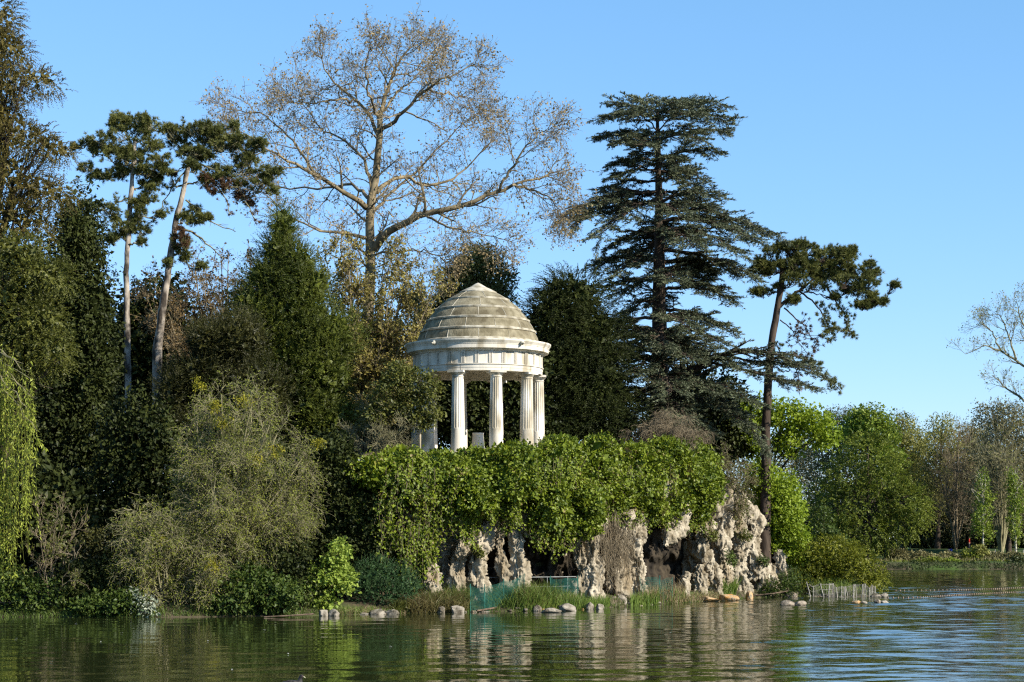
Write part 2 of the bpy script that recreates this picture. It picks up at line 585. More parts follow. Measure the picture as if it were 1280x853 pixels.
def ground_z(X, Y):
    X = np.asarray(X, float)
    Y = np.asarray(Y, float)
    nz = fbm(np.stack([X * 0.25, Y * 0.25, X * 0 + 3.3], -1), 4) - 0.5
    d = np.minimum(Y - np.interp(X, _sX, _sY), np.minimum((22.0 - X) * 0.9, (185 - Y) * 0.6)) + nz * 0.8
    sm = lambda a, b, x: (lambda t: t * t * (3 - 2 * t))(np.clip((x - a) / (b - a), 0, 1))
    z = np.where(d < 0, np.maximum(-1.5, d * 0.5), 0.5 * sm(0, 1.6, d) + 2.6 * sm(2, 16, d))
    win = sm(-11, -6.5, X) * (1 - sm(12.5, 16, X + (Y - 108) * 0.1))
    z = np.where(d > 0, z + win * sm(5.6, 7.0, d) * (7.45 - z), z)
    fd = Y - 250 - nz * 3 - np.maximum(0, -X - 60) * 0.2
    zf = 0.9 * sm(0, 2.5, fd) + 1.6 * sm(3, 30, fd) + 1.6 * sm(40, 300, fd)
    return np.where(fd > 0, zf + nz * 0.5 * sm(0, 4, fd), z + nz * 0.15 * (d > 0))


def ground_at(px, Y):
    return float(ground_z((px - CX) / F * Y, Y))


gx = np.r_[np.linspace(-900, -45, 16), np.linspace(-40, 26, 220), np.linspace(28, 130, 60), np.linspace(150, 900, 16)]
gy = np.r_[np.linspace(-80, 78, 12), np.linspace(80, 135, 190), np.linspace(137, 246, 40), np.linspace(247, 300, 70), np.linspace(310, 2600, 20)]
GX, GY = np.meshgrid(gx, gy)
V = np.stack([GX, GY, ground_z(GX, GY)], -1).reshape(-1, 3)
ii = (np.arange(len(gy) - 1)[:, None] * len(gx) + np.arange(len(gx) - 1)[None, :]).ravel()
Q = np.stack([ii, ii + 1, ii + 1 + len(gx), ii + len(gx)], 1)
M['ground'] = surf_mat('bank_soil_and_grass', (0.035, 0.027, 0.016), (0.10, 0.08, 0.048), 1.5, 8, 0.95, 0.6, 0.06, c=(0.05, 0.085, 0.016), cscale=0.25)
# the far bank is mown lawn behind an earth edge
t = M['ground'].node_tree
prn = next(n for n in t.nodes if n.type == 'BSDF_PRINCIPLED')
src = prn.inputs['Base Color'].links[0].from_socket
geo = N_(t, 'ShaderNodeNewGeometry')
sep = N_(t, 'ShaderNodeSeparateXYZ')
t.links.new(geo.outputs['Position'], sep.inputs[0])
nz = N_(t, 'ShaderNodeTexNoise')
nz.inputs['Scale'].default_value = 0.4
t.links.new(geo.outputs['Position'], nz.inputs['Vector'])
ad = N_(t, 'ShaderNodeMath', operation='MULTIPLY_ADD')
t.links.new(nz.outputs['Fac'], ad.inputs[0])
ad.inputs[1].default_value = 5.0
t.links.new(sep.outputs['Y'], ad.inputs[2])
mr = N_(t, 'ShaderNodeMapRange')
t.links.new(ad.outputs[0], mr.inputs['Value'])
mr.inputs['From Min'].default_value = 253.5
mr.inputs['From Max'].default_value = 255.5
mx = N_(t, 'ShaderNodeMix', data_type='RGBA')
t.links.new(mr.outputs[0], mx.inputs['Factor'])
t.links.new(src, mx.inputs['A'])
mx.inputs['B'].default_value = lin(0.042, 0.072, 0.018)
t.links.new(mx.outputs['Result'], prn.inputs['Base Color'])
tag(obj('ground', Geo().add(V, Q), M['ground'], smooth=True), kind='structure')

m, t = new_mat('lake_water')
geo = N_(t, 'ShaderNodeNewGeometry')
sep = N_(t, 'ShaderNodeSeparateXYZ')
t.links.new(geo.outputs['Position'], sep.inputs[0])
hts = []
for (sx, sy, sc, det) in ((0.5, 1.0, 1.6, 2), (0.6, 1.0, 4.5, 3)):
    mp = N_(t, 'ShaderNodeMapping')
    mp.inputs['Scale'].default_value = (sx, sy, 1)
    mp.inputs['Rotation'].default_value = (0, 0, 0.14)
    t.links.new(geo.outputs['Position'], mp.inputs['Vector'])
    nz = N_(t, 'ShaderNodeTexNoise')
    nz.inputs['Scale'].default_value = sc
    nz.inputs['Detail'].default_value = det
    nz.inputs['Distortion'].default_value = 0.4
    t.links.new(mp.outputs[0], nz.inputs['Vector'])
    hts.append(nz.outputs['Fac'])
# sheltered by the island on the left, open to the breeze on the right
mr = N_(t, 'ShaderNodeMapRange', interpolation_type='SMOOTHSTEP')
t.links.new(sep.outputs['X'], mr.inputs['Value'])
mr.inputs['From Min'].default_value = -2
mr.inputs['From Max'].default_value = 16
mr.inputs['To Min'].default_value = 0.34
mr.inputs['To Max'].default_value = 1.9
n3 = N_(t, 'ShaderNodeTexNoise')
n3.inputs['Scale'].default_value = 0.09
t.links.new(geo.outputs['Position'], n3.inputs['Vector'])
mul = N_(t, 'ShaderNodeMath', operation='MULTIPLY')
t.links.new(mr.outputs[0], mul.inputs[0])
mr2 = N_(t, 'ShaderNodeMapRange')
t.links.new(n3.outputs['Fac'], mr2.inputs['Value'])
mr2.inputs['From Min'].default_value = 0.3
mr2.inputs['From Max'].default_value = 0.7
mr2.inputs['To Min'].default_value = 0.6
mr2.inputs['To Max'].default_value = 1.25
t.links.new(mr2.outputs[0], mul.inputs[1])
ad = N_(t, 'ShaderNodeMath', operation='MULTIPLY_ADD')
t.links.new(hts[1], ad.inputs[0])
ad.inputs[1].default_value = 0.35
t.links.new(hts[0], ad.inputs[2])
hm = N_(t, 'ShaderNodeMath', operation='MULTIPLY')
t.links.new(ad.outputs[0], hm.inputs[0])
t.links.new(mul.outputs[0], hm.inputs[1])
bp = N_(t, 'ShaderNodeBump')
bp.inputs['Strength'].default_value = 1.0
bp.inputs['Distance'].default_value = 0.012
t.links.new(hm.outputs[0], bp.inputs['Height'])
pr = N_(t, 'ShaderNodeBsdfPrincipled')
pr.inputs['Base Color'].default_value = lin(0.020, 0.026, 0.008)
pr.inputs['Roughness'].default_value = 0.03
pr.inputs['IOR'].default_value = 1.33
t.links.new(bp.outputs[0], pr.inputs['Normal'])
out = N_(t, 'ShaderNodeOutputMaterial')
t.links.new(pr.outputs[0], out.inputs[0])
M['water'] = m
wx = np.r_[np.linspace(-890, -60, 14), np.linspace(-52, -30, 12), np.arange(-28, 48, .26), np.linspace(50, 90, 20), np.linspace(110, 890, 14)]
wy = np.r_[np.linspace(-75, 20, 8), np.arange(28, 118, .17), np.arange(118, 150, .4), np.arange(150, 262, 1.2)]
WX, WY = np.meshgrid(wx, wy)


def waves(X, Y):
    c_, s_ = math.cos(.16), math.sin(.16)
    U, Vv = X * c_ + Y * s_, -X * s_ + Y * c_
    h = 0
    for (su, sv, am, o_) in ((.46, .74, .043, 0), (.85, 1.15, .027, 9.1), (1.5, 2.0, .015, 4.7)):
        h = h + am * (vnoise(np.stack([U * su + o_, Vv * sv, 0 * U + o_], -1)) + .5 * vnoise(np.stack([(U * .9 + Vv * .3) * su * 1.7, (Vv * .9 - U * .3) * sv * 1.7, 0 * U + o_ + 5], -1)) - .75)
    open_ = np.clip((X + 4 - (Y - 60) * .05) / 18, 0, 1)
    open_ = open_ * open_ * (3 - 2 * open_)
    gust = .3 + 1.4 * fbm(np.stack([X * .07, Y * .05, 0 * X + 2.2], -1), 2)
    return h * (.32 + 1.08 * open_) * gust


fade = np.clip((WY - 24) / 8, 0, 1) * np.clip((262 - WY) / 6, 0, 1) * np.clip((60 - np.abs(WX - 8)) / 12, 0, 1)
V = np.stack([WX, WY, waves(WX, WY) * fade], -1).reshape(-1, 3)
ii = (np.arange(len(wy) - 1)[:, None] * len(wx) + np.arange(len(wx) - 1)[None, :]).ravel()
g = Geo().add(V, np.stack([ii, ii + 1, ii + 1 + len(wx), ii + len(wx)], 1))
tag(obj('lake_water', g, m, smooth=True), kind='structure')

# ------------------------------------------------------------------ the round temple
TC = P(597.5, 565, 100)
TC[2] = 0
PZ = 7.52
temple = thing('round_temple', 'round white stone temple with fluted columns under a stepped mossy dome', 'temple', (TC[0], TC[1], PZ - 0.05))
NCOL, RC = 10, 3.0


def flute(a, z):
    f = np.clip((z - (PZ + 1.15)) / 0.06, 0, 1) * np.clip((PZ + 3.64 - z) / 0.05, 0, 1)
    return 1 - 0.075 * f * np.abs(np.sin(a * 9)) ** 0.7


for k in range(NCOL):
    a = math.radians(-90 + 18 + 36 * k)
    c = (TC[0] + RC * math.cos(a), TC[1] + RC * math.sin(a), 0)
    zs = np.r_[PZ, PZ + 1.14, PZ + 1.22, np.linspace(PZ + 1.5, PZ + 3.5, 7), PZ + 3.6, PZ + 3.66]
    r = 0.345 - 0.065 * ((zs - PZ) / 3.66) ** 1.3
    col = obj('column', lathe(np.stack([r, zs], 1), 108, c, fr=flute), M['stone'], temple, smooth=False)
    cp = lathe([[0.27, PZ + 3.66], [0.30, PZ + 3.665], [0.30, PZ + 3.70], [0.285, PZ + 3.71], [0.285, PZ + 3.74], [0.33, PZ + 3.79], [0.385, PZ + 3.845], [0.39, PZ + 3.86], [0.05, PZ + 3.862]], 48, c)
    cp.box((c[0], c[1], PZ + 3.915), (0.405, 0.405, 0.052), rz=a)
    obj('capital', cp, M['stone'], col)
zA = PZ + 3.967
obj('stylobate', lathe([[4.2, PZ - 1.6], [4.2, PZ - 0.42], [3.95, PZ - 0.42], [3.95, PZ - 0.21], [3.62, PZ - 0.21], [3.62, PZ - 0.003], [0.01, PZ - 0.003]], 96, TC), M['stone'], temple)
# architrave: ring with an inner face and a soffit
arch = lathe([[2.66, zA + 0.6], [2.66, zA], [3.22, zA], [3.22, zA + 0.14], [3.235, zA + 0.145], [3.235, zA + 0.30], [3.28, zA + 0.305], [3.28, zA + 0.345], [3.2, zA + 0.35]], 128, TC)
for k in range(NCOL):                                  # the joints between its blocks, over the columns
    a = math.radians(-90 + 18 + 36 * k + 4)
    for rr, zc, hh in ((3.222, zA + .07, .068), (3.237, zA + .222, .074)):
        arch.box((TC[0] + rr * math.cos(a), TC[1] + rr * math.sin(a), zc), (.006, .007, hh), 1, rz=a)
obj('architrave', arch, [M['stone'], M['grime']], temple)
zF = zA + 0.35
fz = lathe([[2.8, zF + 0.002], [3.20, zF + 0.002], [3.20, zF + 0.60], [2.8, zF + 0.60]], 128, TC)
NT = 30
for k in range(NT):
    a = 2 * PI * (k + 0.5) / NT
    for s in (-0.075, 0, 0.075):
        rr = 3.215
        fz.box((TC[0] + rr * math.cos(a) - s * math.sin(a), TC[1] + rr * math.sin(a) + s * math.cos(a), zF + 0.30), (0.03, 0.018, 0.285), rz=a)
    fz.box((TC[0] + 3.225 * math.cos(a), TC[1] + 3.225 * math.sin(a), zF + 0.572), (0.035, 0.11, 0.024), rz=a)
obj('frieze', fz, M['stone'], temple)
zC = zF + 0.605
obj('cornice', lathe([[2.9, zC], [3.27, zC], [3.30, zC + 0.05], [3.40, zC + 0.08], [3.40, zC + 0.10], [3.53, zC + 0.12], [3.53, zC + 0.30], [3.545, zC + 0.31], [3.56, zC + 0.36], [3.60, zC + 0.42], [3.64, zC + 0.48], [3.65, zC + 0.50], [3.65, zC + 0.56], [2.7, zC + 0.66]], 128, TC), M['stone'], temple)
obj('ceiling_vault', lathe([[2.75, zA + 0.55], [2.5, zA + 1.0], [1.9, zA + 1.5], [1.0, zA + 1.85], [0.02, zA + 1.95]], 64, TC), M['stone'], temple, smooth=True)
for k in range(5):
    a = math.radians(-90 + 37 + 72 * k)
    sp = lathe([[0.005, -0.11], [0.07, -0.09], [0.11, -0.02], [0.11, 0.03], [0.07, 0.09], [0.005, 0.11]], 12, (TC[0] + 3.63 * math.cos(a), TC[1] + 3.63 * math.sin(a), zC + 0.40))
    sp.box((TC[0] + 3.76 * math.cos(a), TC[1] + 3.76 * math.sin(a), zC + 0.37), (0.06, 0.035, 0.03), rz=a)
    obj('spout', sp, M['domelip'], temple, smooth=True)
# the dome: courses of slabs stepping inwards
tiers = [(2.98, 13.17, 2.80, 13.72), (2.80, 13.72, 2.49, 14.27), (2.49, 14.27, 2.05, 14.82), (2.05, 14.82, 1.47, 15.32), (1.47, 15.32, 0.86, 15.70)]
zoff = zC + 0.63 - 13.17
for ti, (r0, z0, r1, z1) in enumerate(tiers):
    z0 += zoff
    z1 += zoff
    prof = [(r0 - 0.35, z0 - 0.035), (r0 + 0.10, z0 - 0.035), (r0 + 0.12, z0 + 0.045)]
    for q in np.linspace(0.06, 1, 6):
        bul = 0.045 * math.sin(q * PI) + 0.045 * (1 - q)
        prof.append((r0 + (r1 - r0) * q + bul, z0 + 0.05 + (z1 - z0 - 0.02) * q))
    tg = lathe(prof[3:], 96, TC)
    lathe(prof[:4], 96, TC, g=tg, m=1)
    nb = (12, 12, 11, 9, 7)[ti]
    for k in range(nb):
        a = 2 * PI * (k + (0.5 if ti % 2 else 0.05) + 0.12 * ti) / nb
        pr_ = np.array(prof[2:])
        pth = np.stack([TC[0] + (pr_[:, 0] + 0.004) * math.cos(a), TC[1] + (pr_[:, 0] + 0.004) * math.sin(a), pr_[:, 1]], 1)
        tubes(pth[None], np.full((1, len(pth)), 0.015), 6, tg, 1)
    obj('dome_course', tg, [M['dome'], M['domelip']], temple)
zt = 15.70 + zoff
obj('dome_cap', lathe([[0.6, zt - 0.03], [0.92, zt - 0.03], [0.93, zt + 0.05], [0.70, zt + 0.17], [0.42, zt + 0.30], [0.20, zt + 0.44], [0.02, zt + 0.53]], 64, TC), M['domelip'], temple)

ped = thing('stone_pedestal', 'small tapering stone drum on a square base inside the temple', 'pedestal', (TC[0], TC[1], PZ))
obj('plinth', Geo().box((TC[0], TC[1] - 0.1, PZ + 0.11), (0.75, 0.6, 0.11)).box((TC[0], TC[1] - 0.1, PZ + 0.25), (0.62, 0.5, 0.03)), M['stone'], ped)
obj('drum', lathe([[0.36, PZ + 0.28], [0.36, PZ + 0.34], [0.335, PZ + 0.36], [0.27, PZ + 1.0], [0.29, PZ + 1.03], [0.29, PZ + 1.10], [0.02, PZ + 1.11]], 40, (TC[0], TC[1] - 0.1, 0)), M['stone'], ped)

# ------------------------------------------------------------------ the artificial rock grotto
grotto = thing('rock_grotto', 'pale craggy artificial rock grotto with dark caves below the ivy', 'rock grotto', (P(740, 740, YS(740))[0], YS(740), 0.2))


def rock_tube(pts, K=None, S=72, amp=1.0, seed=0.0, extend=26):
    pts = [(a_, b_, c_ + (1.0 if extend else .4), d_) for a_, b_, c_, d_ in pts]
    if extend:
        px, py, off, r = pts[-1]
        pts.append((px, py + extend, off, r * 1.1))
    w = np.array([P(px, py, float(YS(px)) + off) for px, py, off, r in pts])
    rr = np.array([r / F * (float(YS(px)) + off) for px, py, off, r in pts])
    d = np.r_[0, np.cumsum(np.linalg.norm(np.diff(w, axis=0), axis=1))]
    K = K or int(max(24, d[-1] / 0.032))
    w = path(w, K)
    rad = np.interp(np.linspace(0, d[-1], K), d, rr) * (.80 if extend else 1)
    rad[0] *= 0.45
    rad[1] *= 0.75
    g = tubes(w[None], rad[None], S)
    V = g.v[0]
    c = np.repeat(w, S, 0)
    n = nrm(V - c)
    R = np.repeat(rad, S)
    p1 = V * np.array([1.7, 1.7, 0.8]) + seed
    p2 = V * np.array([4.2, 4.2, 1.9]) + seed
    p3 = V * np.array([13, 13, 7.0]) + seed
    rid = 1 - 2 * np.abs(fbm(p1, 3) - 0.5)
    disp = R * 0.75 * (rid - 0.72) * amp * 1.7 + amp * 0.55 * (fbm(p2, 3) - 0.5) + 0.16 * (np.abs(fbm(p3, 2) - 0.5) * 2 - 0.3) * amp
    # pits eaten into the stone
    pit = np.clip(fbm(V * np.array([2.6, 2.6, 1.7]) + 50 + seed, 2) - 0.6, 0, 1)
    p4 = V * np.array([7.5, 7.5, 2.2]) + seed
    disp = disp + 0.13 * amp * (1 - 2.6 * np.abs(fbm(p4, 2) - 0.5) - .55) + .05 * amp * (fbm(V * 26 + seed, 2) - .5)
    disp = disp - pit * 2.6 * amp * np.minimum(R, 0.55)
    g.v[0] = V + n * np.maximum(disp, -0.85 * R)[:, None]
    top = len(g.v[0])
    g.add(np.array([w[0] + (w[0] - w[1]) * 1.2]), np.zeros((0, 4), int))
    g.add(np.zeros((0, 3)), np.stack([np.arange(S), np.roll(np.arange(S), -1), np.full(S, top)], 1) - g.n)
    return g


pillars = [
    [(541, 705, 1.0, 4), (540, 718, .8, 9), (541, 740, .6, 11)],
    [(573, 697, 1.2, 6), (570, 712, .9, 9), (572, 740, .8, 9)],
    [(617, 640, 1.2, 8), (608, 667, 1.0, 13), (599, 682, .8, 16), (593, 701, .7, 14), (595, 718, .7, 13), (599, 740, .6, 14)],
    [(606, 670, 1.0, 9), (588, 676, .7, 9), (576, 686, .7, 7), (574, 704, .8, 5)],
    [(628, 650, 1.2, 5), (626, 668, 1.1, 5.5), (625, 682, 1.0, 6), (628, 705, 1.0, 6.5), (630, 735, .9, 8)],
    [(650, 638, 1.2, 7), (644, 667, 1.0, 9), (644, 690, 1.0, 9), (648, 705, .9, 11), (648, 735, .8, 13)],
    [(745, 650, 1.2, 14), (738, 676, 1.1, 12), (742, 705, .8, 12), (740, 742, .7, 16)],
    [(728, 660, 1.9, 8), (726, 690, 1.7, 8), (728, 735, 1.5, 11)],
    [(801, 640, 1.1, 9), (796, 665, .9, 12), (790, 684, .8, 13), (797, 704, .8, 9), (798, 735, .7, 11)],
    [(885, 652, 1.2, 10), (881, 673, 1.0, 10), (876, 689, .9, 9), (887, 707, .7, 9), (897, 740, .6, 10)],
    [(872, 706, 1.2, 5), (876, 720, .9, 8), (874, 742, .8, 9)],
    [(860, 717, 1.3, 4), (856, 735, 1.0, 9)],
    [(903, 685, 1.5, 5), (908, 705, 1.3, 5), (906, 740, 1.1, 6)],
    [(916, 634, 1.6, 13), (920, 660, 1.3, 13), (925, 689, 1.2, 11), (924, 711, 1.1, 10), (927, 742, .9, 13)],
    [(905, 640, 2.0, 13), (902, 680, 1.9, 11), (905, 702, 1.8, 9)],
    [(946, 640, 1.3, 6), (945, 652, 1.2, 11), (940, 672, 1.4, 10), (938, 694, 1.2, 9)],
    [(935, 688, 1.1, 10), (940, 708, .8, 13), (950, 722, .7, 14), (953, 744, .6, 16)],
    [(973, 687, 1.1, 6), (976, 703, 1.0, 8), (977, 726, .9, 9)],
    [(964, 706, 1.2, 8), (962, 724, 1.0, 11), (962, 742, .9, 12)],
]
for i, pts in enumerate(pillars):
    obj('rock_pillar', rock_tube(pts, seed=i * 7.7), M['rock'], grotto, smooth=True)
for i, pts in enumerate([[(660, 640, 1.5, 9), (659, 655, 1.4, 6), (658, 672, 1.4, 2)], [(846, 638, 1.6, 16), (842, 660, 1.3, 12), (834, 674, 1.2, 6), (831, 682, 1.2, 2)], [(775, 640, 1.3, 16), (778, 660, 1.2, 10), (770, 672, 1.2, 3)]]):
    obj('hanging_rock', rock_tube(pts, seed=90 + i * 5, extend=0), M['rock'], grotto, smooth=True)
for i, pts in enumerate([[(560, 636, 2.8, 22), (556, 690, 2.6, 18), (555, 740, 2.2, 17)], [(890, 640, 3.6, 17), (888, 740, 3.6, 17)], [(895, 640, 5.2, 17), (893, 740, 5.2, 17)], [(775, 640, 4.0, 16), (775, 740, 4.0, 16)], [(778, 640, 5.6, 15), (778, 740, 5.6, 15)], [(940, 650, 3.4, 15), (940, 740, 3.4, 15)], [(955, 660, 4.8, 15), (955, 740, 4.8, 15)], [(690, 640, 5.4, 16), (690, 740, 5.4, 16)], [(773, 645, 2.4, 18), (772, 690, 2.2, 16), (772, 740, 2.0, 18)], [(878, 655, 2.6, 13), (868, 690, 2.8, 14), (862, 740, 3.0, 14)]]):  # the straight inner ones are walls added to block sun from the caves
    obj('rock_face_or_shade_wall', rock_tube(pts, seed=140 + i * 5), M['rock'], grotto, smooth=True)
obj('rock_roof', rock_tube([(500, 632, 3.6, 18), (560, 626, 3.4, 22), (620, 624, 3.2, 23), (690, 622, 3.2, 22), (780, 620, 3.2, 22), (860, 620, 3.2, 22), (905, 626, 3.0, 18), (940, 645, 2.6, 10)], extend=0, seed=200, amp=0.8), M['rock'], grotto, smooth=True)
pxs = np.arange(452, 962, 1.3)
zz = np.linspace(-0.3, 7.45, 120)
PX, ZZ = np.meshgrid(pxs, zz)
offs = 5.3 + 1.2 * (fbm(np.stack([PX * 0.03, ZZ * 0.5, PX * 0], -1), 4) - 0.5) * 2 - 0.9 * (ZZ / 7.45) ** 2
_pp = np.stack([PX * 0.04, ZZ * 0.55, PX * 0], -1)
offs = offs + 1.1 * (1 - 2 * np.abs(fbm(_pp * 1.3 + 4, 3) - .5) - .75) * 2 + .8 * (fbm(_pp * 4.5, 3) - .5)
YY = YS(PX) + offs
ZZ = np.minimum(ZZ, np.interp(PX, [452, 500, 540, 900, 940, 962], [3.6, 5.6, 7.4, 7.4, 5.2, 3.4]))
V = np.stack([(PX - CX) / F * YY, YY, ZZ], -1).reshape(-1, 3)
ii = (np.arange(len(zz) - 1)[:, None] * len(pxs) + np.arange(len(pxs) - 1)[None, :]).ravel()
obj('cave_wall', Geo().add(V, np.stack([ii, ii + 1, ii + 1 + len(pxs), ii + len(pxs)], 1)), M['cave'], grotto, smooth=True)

# ------------------------------------------------------------------ ivy over the grotto


def ells_shore(ells, depth):
    c, r = [], []
    for e in ells:
        y = float(YS(e[0])) + e[4]
        c.append(P(e[0], e[1], y))
        r.append([e[2] * y / F, depth, e[3] * y / F])
    return np.array(c), np.array(r)


rng = np.random.default_rng(11)
ivy = thing('ivy_thicket', 'thick fresh green ivy draped over the top of the rock grotto', 'ivy', (P(690, 600, YS(690))[0], YS(690) + 2, 5))
c, r = ells_shore([(e[0], e[1] - 4, e[2] * .9, e[3] * .92, e[4] + (.75 if i % 2 else -.35)) for i, e in enumerate([(470, 595, 42, 24, 3.0), (455, 612, 25, 22, 3.6), (520, 604, 48, 40, 2.6), (565, 604, 45, 36, 2.2), (585, 614, 30, 34, 1.6), (618, 608, 40, 35, 1.7), (640, 618, 20, 22, 1.4), (690, 596, 48, 42, 2.2), (688, 632, 32, 38, 1.5), (735, 596, 48, 42, 2.1), (730, 626, 28, 27, 1.6), (790, 598, 48, 42, 2.1), (800, 616, 28, 24, 1.5), (842, 600, 44, 40, 2.0), (868, 622, 32, 34, 1.6), (840, 630, 26, 26, 1.5), (640, 574, 30, 14, 3.0), (700, 564, 30, 14, 3.2), (745, 566, 26, 16, 3.2), (790, 572, 22, 14, 3.2), (830, 568, 30, 16, 3.2), (872, 584, 28, 26, 2.6), (882, 606, 24, 30, 1.6), (590, 580, 30, 14, 3.0), (555, 582, 22, 14, 3.0), (500, 580, 28, 14, 3.4), (655, 600, 26, 34, 1.9), (765, 618, 26, 30, 1.6), (600, 630, 24, 20, 1.2), (700, 652, 22, 30, 1.3), (738, 655, 16, 18, 1.3), (868, 640, 22, 20, 1.2), (820, 642, 18, 14, 1.3)])], 1.7)
p, o = shell_pts(rng, c, r, 13500, thick=0.45, rough=0.5, fs=1.3)
g = clumps(rng, p, o, 8, 0.24, (0.17, 0.135))
inner_leaves(rng, c, r, 6000, 0.5, g)
# young shoots standing out of the top
q = p[(o[:, 2] > .55)]
q = q[rng.integers(0, len(q), 420)]
sprays(q, rng.normal(0, .5, q.shape) + [0, -.1, 1.0], rng.uniform(.3, .75, len(q)), 9, .12, .085, ang=.8, droop=.15, g=g, rng=rng)
obj('leaves', g, M['ivy'], ivy)
# strands hanging over the cave mouths and down the left wall
st = []
for (px, py, L, off, n, sp) in [(585, 652, .9, 1.0, 18, 10), (697, 660, 1.1, 1.2, 34, 18), (672, 652, .8, 1.3, 18, 14), (725, 655, .7, 1.2, 20, 16), (610, 638, .5, 1.0, 14, 22), (760, 640, .6, 1.2, 18, 18), (560, 640, .9, 1.2, 22, 16), (850, 645, .7, 1.2, 24, 22), (520, 600, 1.2, .4, 26, 40), (690, 590, 1.2, .3, 26, 60), (800, 600, 1.0, .3, 26, 60), (450, 640, .8, 2.6, 5, 14), (495, 640, 1.9, 1.4, 16, 24), (515, 665, 2.1, 1.1, 26, 22), (535, 645, 2.4, 1.5, 18, 16), (478, 645, 1.0, 1.8, 6, 12), (815, 645, .6, 1.0, 14, 20), (870, 652, .6, .9, 12, 12), (640, 650, .5, .9, 14, 14), (540, 660, 1.5, 1.3, 14, 9)]:
    for k in range(n):
        x = px + rng.normal(0, sp * 0.55)
        a = P(x, py - 14 + rng.normal(0, 5), float(YS(x)) + off + rng.normal(0, 0.25))
        l = L * rng.uniform(0.5, 1.25) + 0.5
        q = [a, a + [rng.normal(0, .2), -.2, -l * .5], a + [rng.normal(0, .3), -.15, -l]]
        st.append(path(q, 8, 0.03, rng))
st = np.array(st)
obj('vines', tubes(st, np.full(st.shape[:2], 0.008), 3), M['browntwig'], ivy)
w = rng.random((len(st), 34))
k = w * 6.99
i = k.astype(int)
f = (k - i)[..., None]
pp = np.take_along_axis(st, i[..., None], 1) * (1 - f) + np.take_along_axis(st, i[..., None] + 1, 1) * f
pp = pp.reshape(-1, 3) + rng.normal(0, 0.09, (w.size, 3))
obj('hanging_leaves', leaf_quads(pp, rng.normal(0, .6, pp.shape) + [.1, -.3, -.5], rng.normal(0, .5, pp.shape) + [.4, -.6, .5], rng.uniform(.09, .2, len(pp)), rng.uniform(.07, .15, len(pp))), M['ivy'], ivy)

# dry climbers hanging against the rock
dry = thing('dry_climber', 'brown leafless climber hanging down the rock between the two caves', 'dead climber', (P(765, 735, YS(765))[0], YS(765) + .5, .4))
a = np.array([P(x, y, float(YS(x)) + o_) for x, y, o_ in zip(rng.normal(768, 13, 130), rng.uniform(632, 690, 130), rng.uniform(.2, .9, 130))])
b = a + np.stack([rng.normal(0, .25, 130), rng.normal(-.15, .2, 130), -rng.uniform(.8, 2.6, 130)], 1)
b[:, 2] = np.maximum(b[:, 2], 0.5)
mid = (a + b) / 2 + rng.normal(0, .18, a.shape)
pth = np.array([path([x, y, z], 8, 0.03, rng) for x, y, z in zip(a, mid, b)])
rad = np.repeat(np.linspace(.018, .008, 8)[None], 130, 0)
obj('stem', tubes(pth, rad, 3), M['browntwig'], dry)
c1, r1 = grow(rng, pth, rad, 7, (.3, .8), 45, up=-.6, wob=.25, K=4, rmin=.006)
obj('twigs', tubes(c1, r1, 3), M['browntwig'], dry)

# ------------------------------------------------------------------ trees and shrubs


def wood(rng, root, base, c, r, r0, mat, lean=None, levels=1, twigmat=None, limbs=True, top=0.85, name='trunk'):
    """a tapered trunk, a limb into every lobe of the crown and twigs on the limbs"""
    k = int(np.argmax(c[:, 2] + r[:, 2] * 0.5))
    tip = c[k] + np.array([0, 0, r[k, 2] * (top - 0.3)])
    pts = [base - np.array([0, 0, 0.3])]
    pts += [np.array(q, float) for q in (lean or [])]
    mid = base * 0.45 + tip * 0.55
    mid[:2] = base[:2] * 0.6 + tip[:2] * 0.4
    if not lean:
        pts.append(mid)
    pts.append(tip)
    tp = path(pts, 22, 0.03, rng)
    tr = r0 * (1 - 0.82 * np.linspace(0, 1, 22)) * (1 + 0.35 * np.exp(-np.linspace(0, 1, 22) * 16))
    obj(name, tubes(tp[None], tr[None], 10), mat, root, smooth=True)
    if not limbs:
        return tp, tr
    lp, lr = [], []
    for i in range(len(c)):
        z = c[i, 2] - r[i, 2] * 0.6
        j = int(np.clip(np.argmin(np.abs(tp[:, 2] - (z * 0.75 + tp[0, 2] * 0.25))), 3, 19))
        for q in range(2 if r[i].max() > 1.2 else 1):
            e = c[i] + rng.uniform(-0.55, 0.55, 3) * r[i]
            m_ = (tp[j] + e) / 2 + np.array([0, 0, 0.12 * np.linalg.norm(e - tp[j])])
            lp.append(path([tp[j], m_, e], 9, 0.04, rng))
            lr.append(np.linspace(tr[j] * 0.5, 0.025, 9))
    lp, lr = np.array(lp), np.array(lr)
    g = tubes(lp, lr, 6)
    if levels:
        s = float(np.median(r)) * 0.9
        c1, q1 = grow(rng, lp, lr, 7, (s * 0.6, s * 1.2), 45, up=0.3, K=5, rmin=0.012)
        tubes(c1, q1, 4, g)
    obj('branches', g, twigmat or mat, root)
    return tp, tr


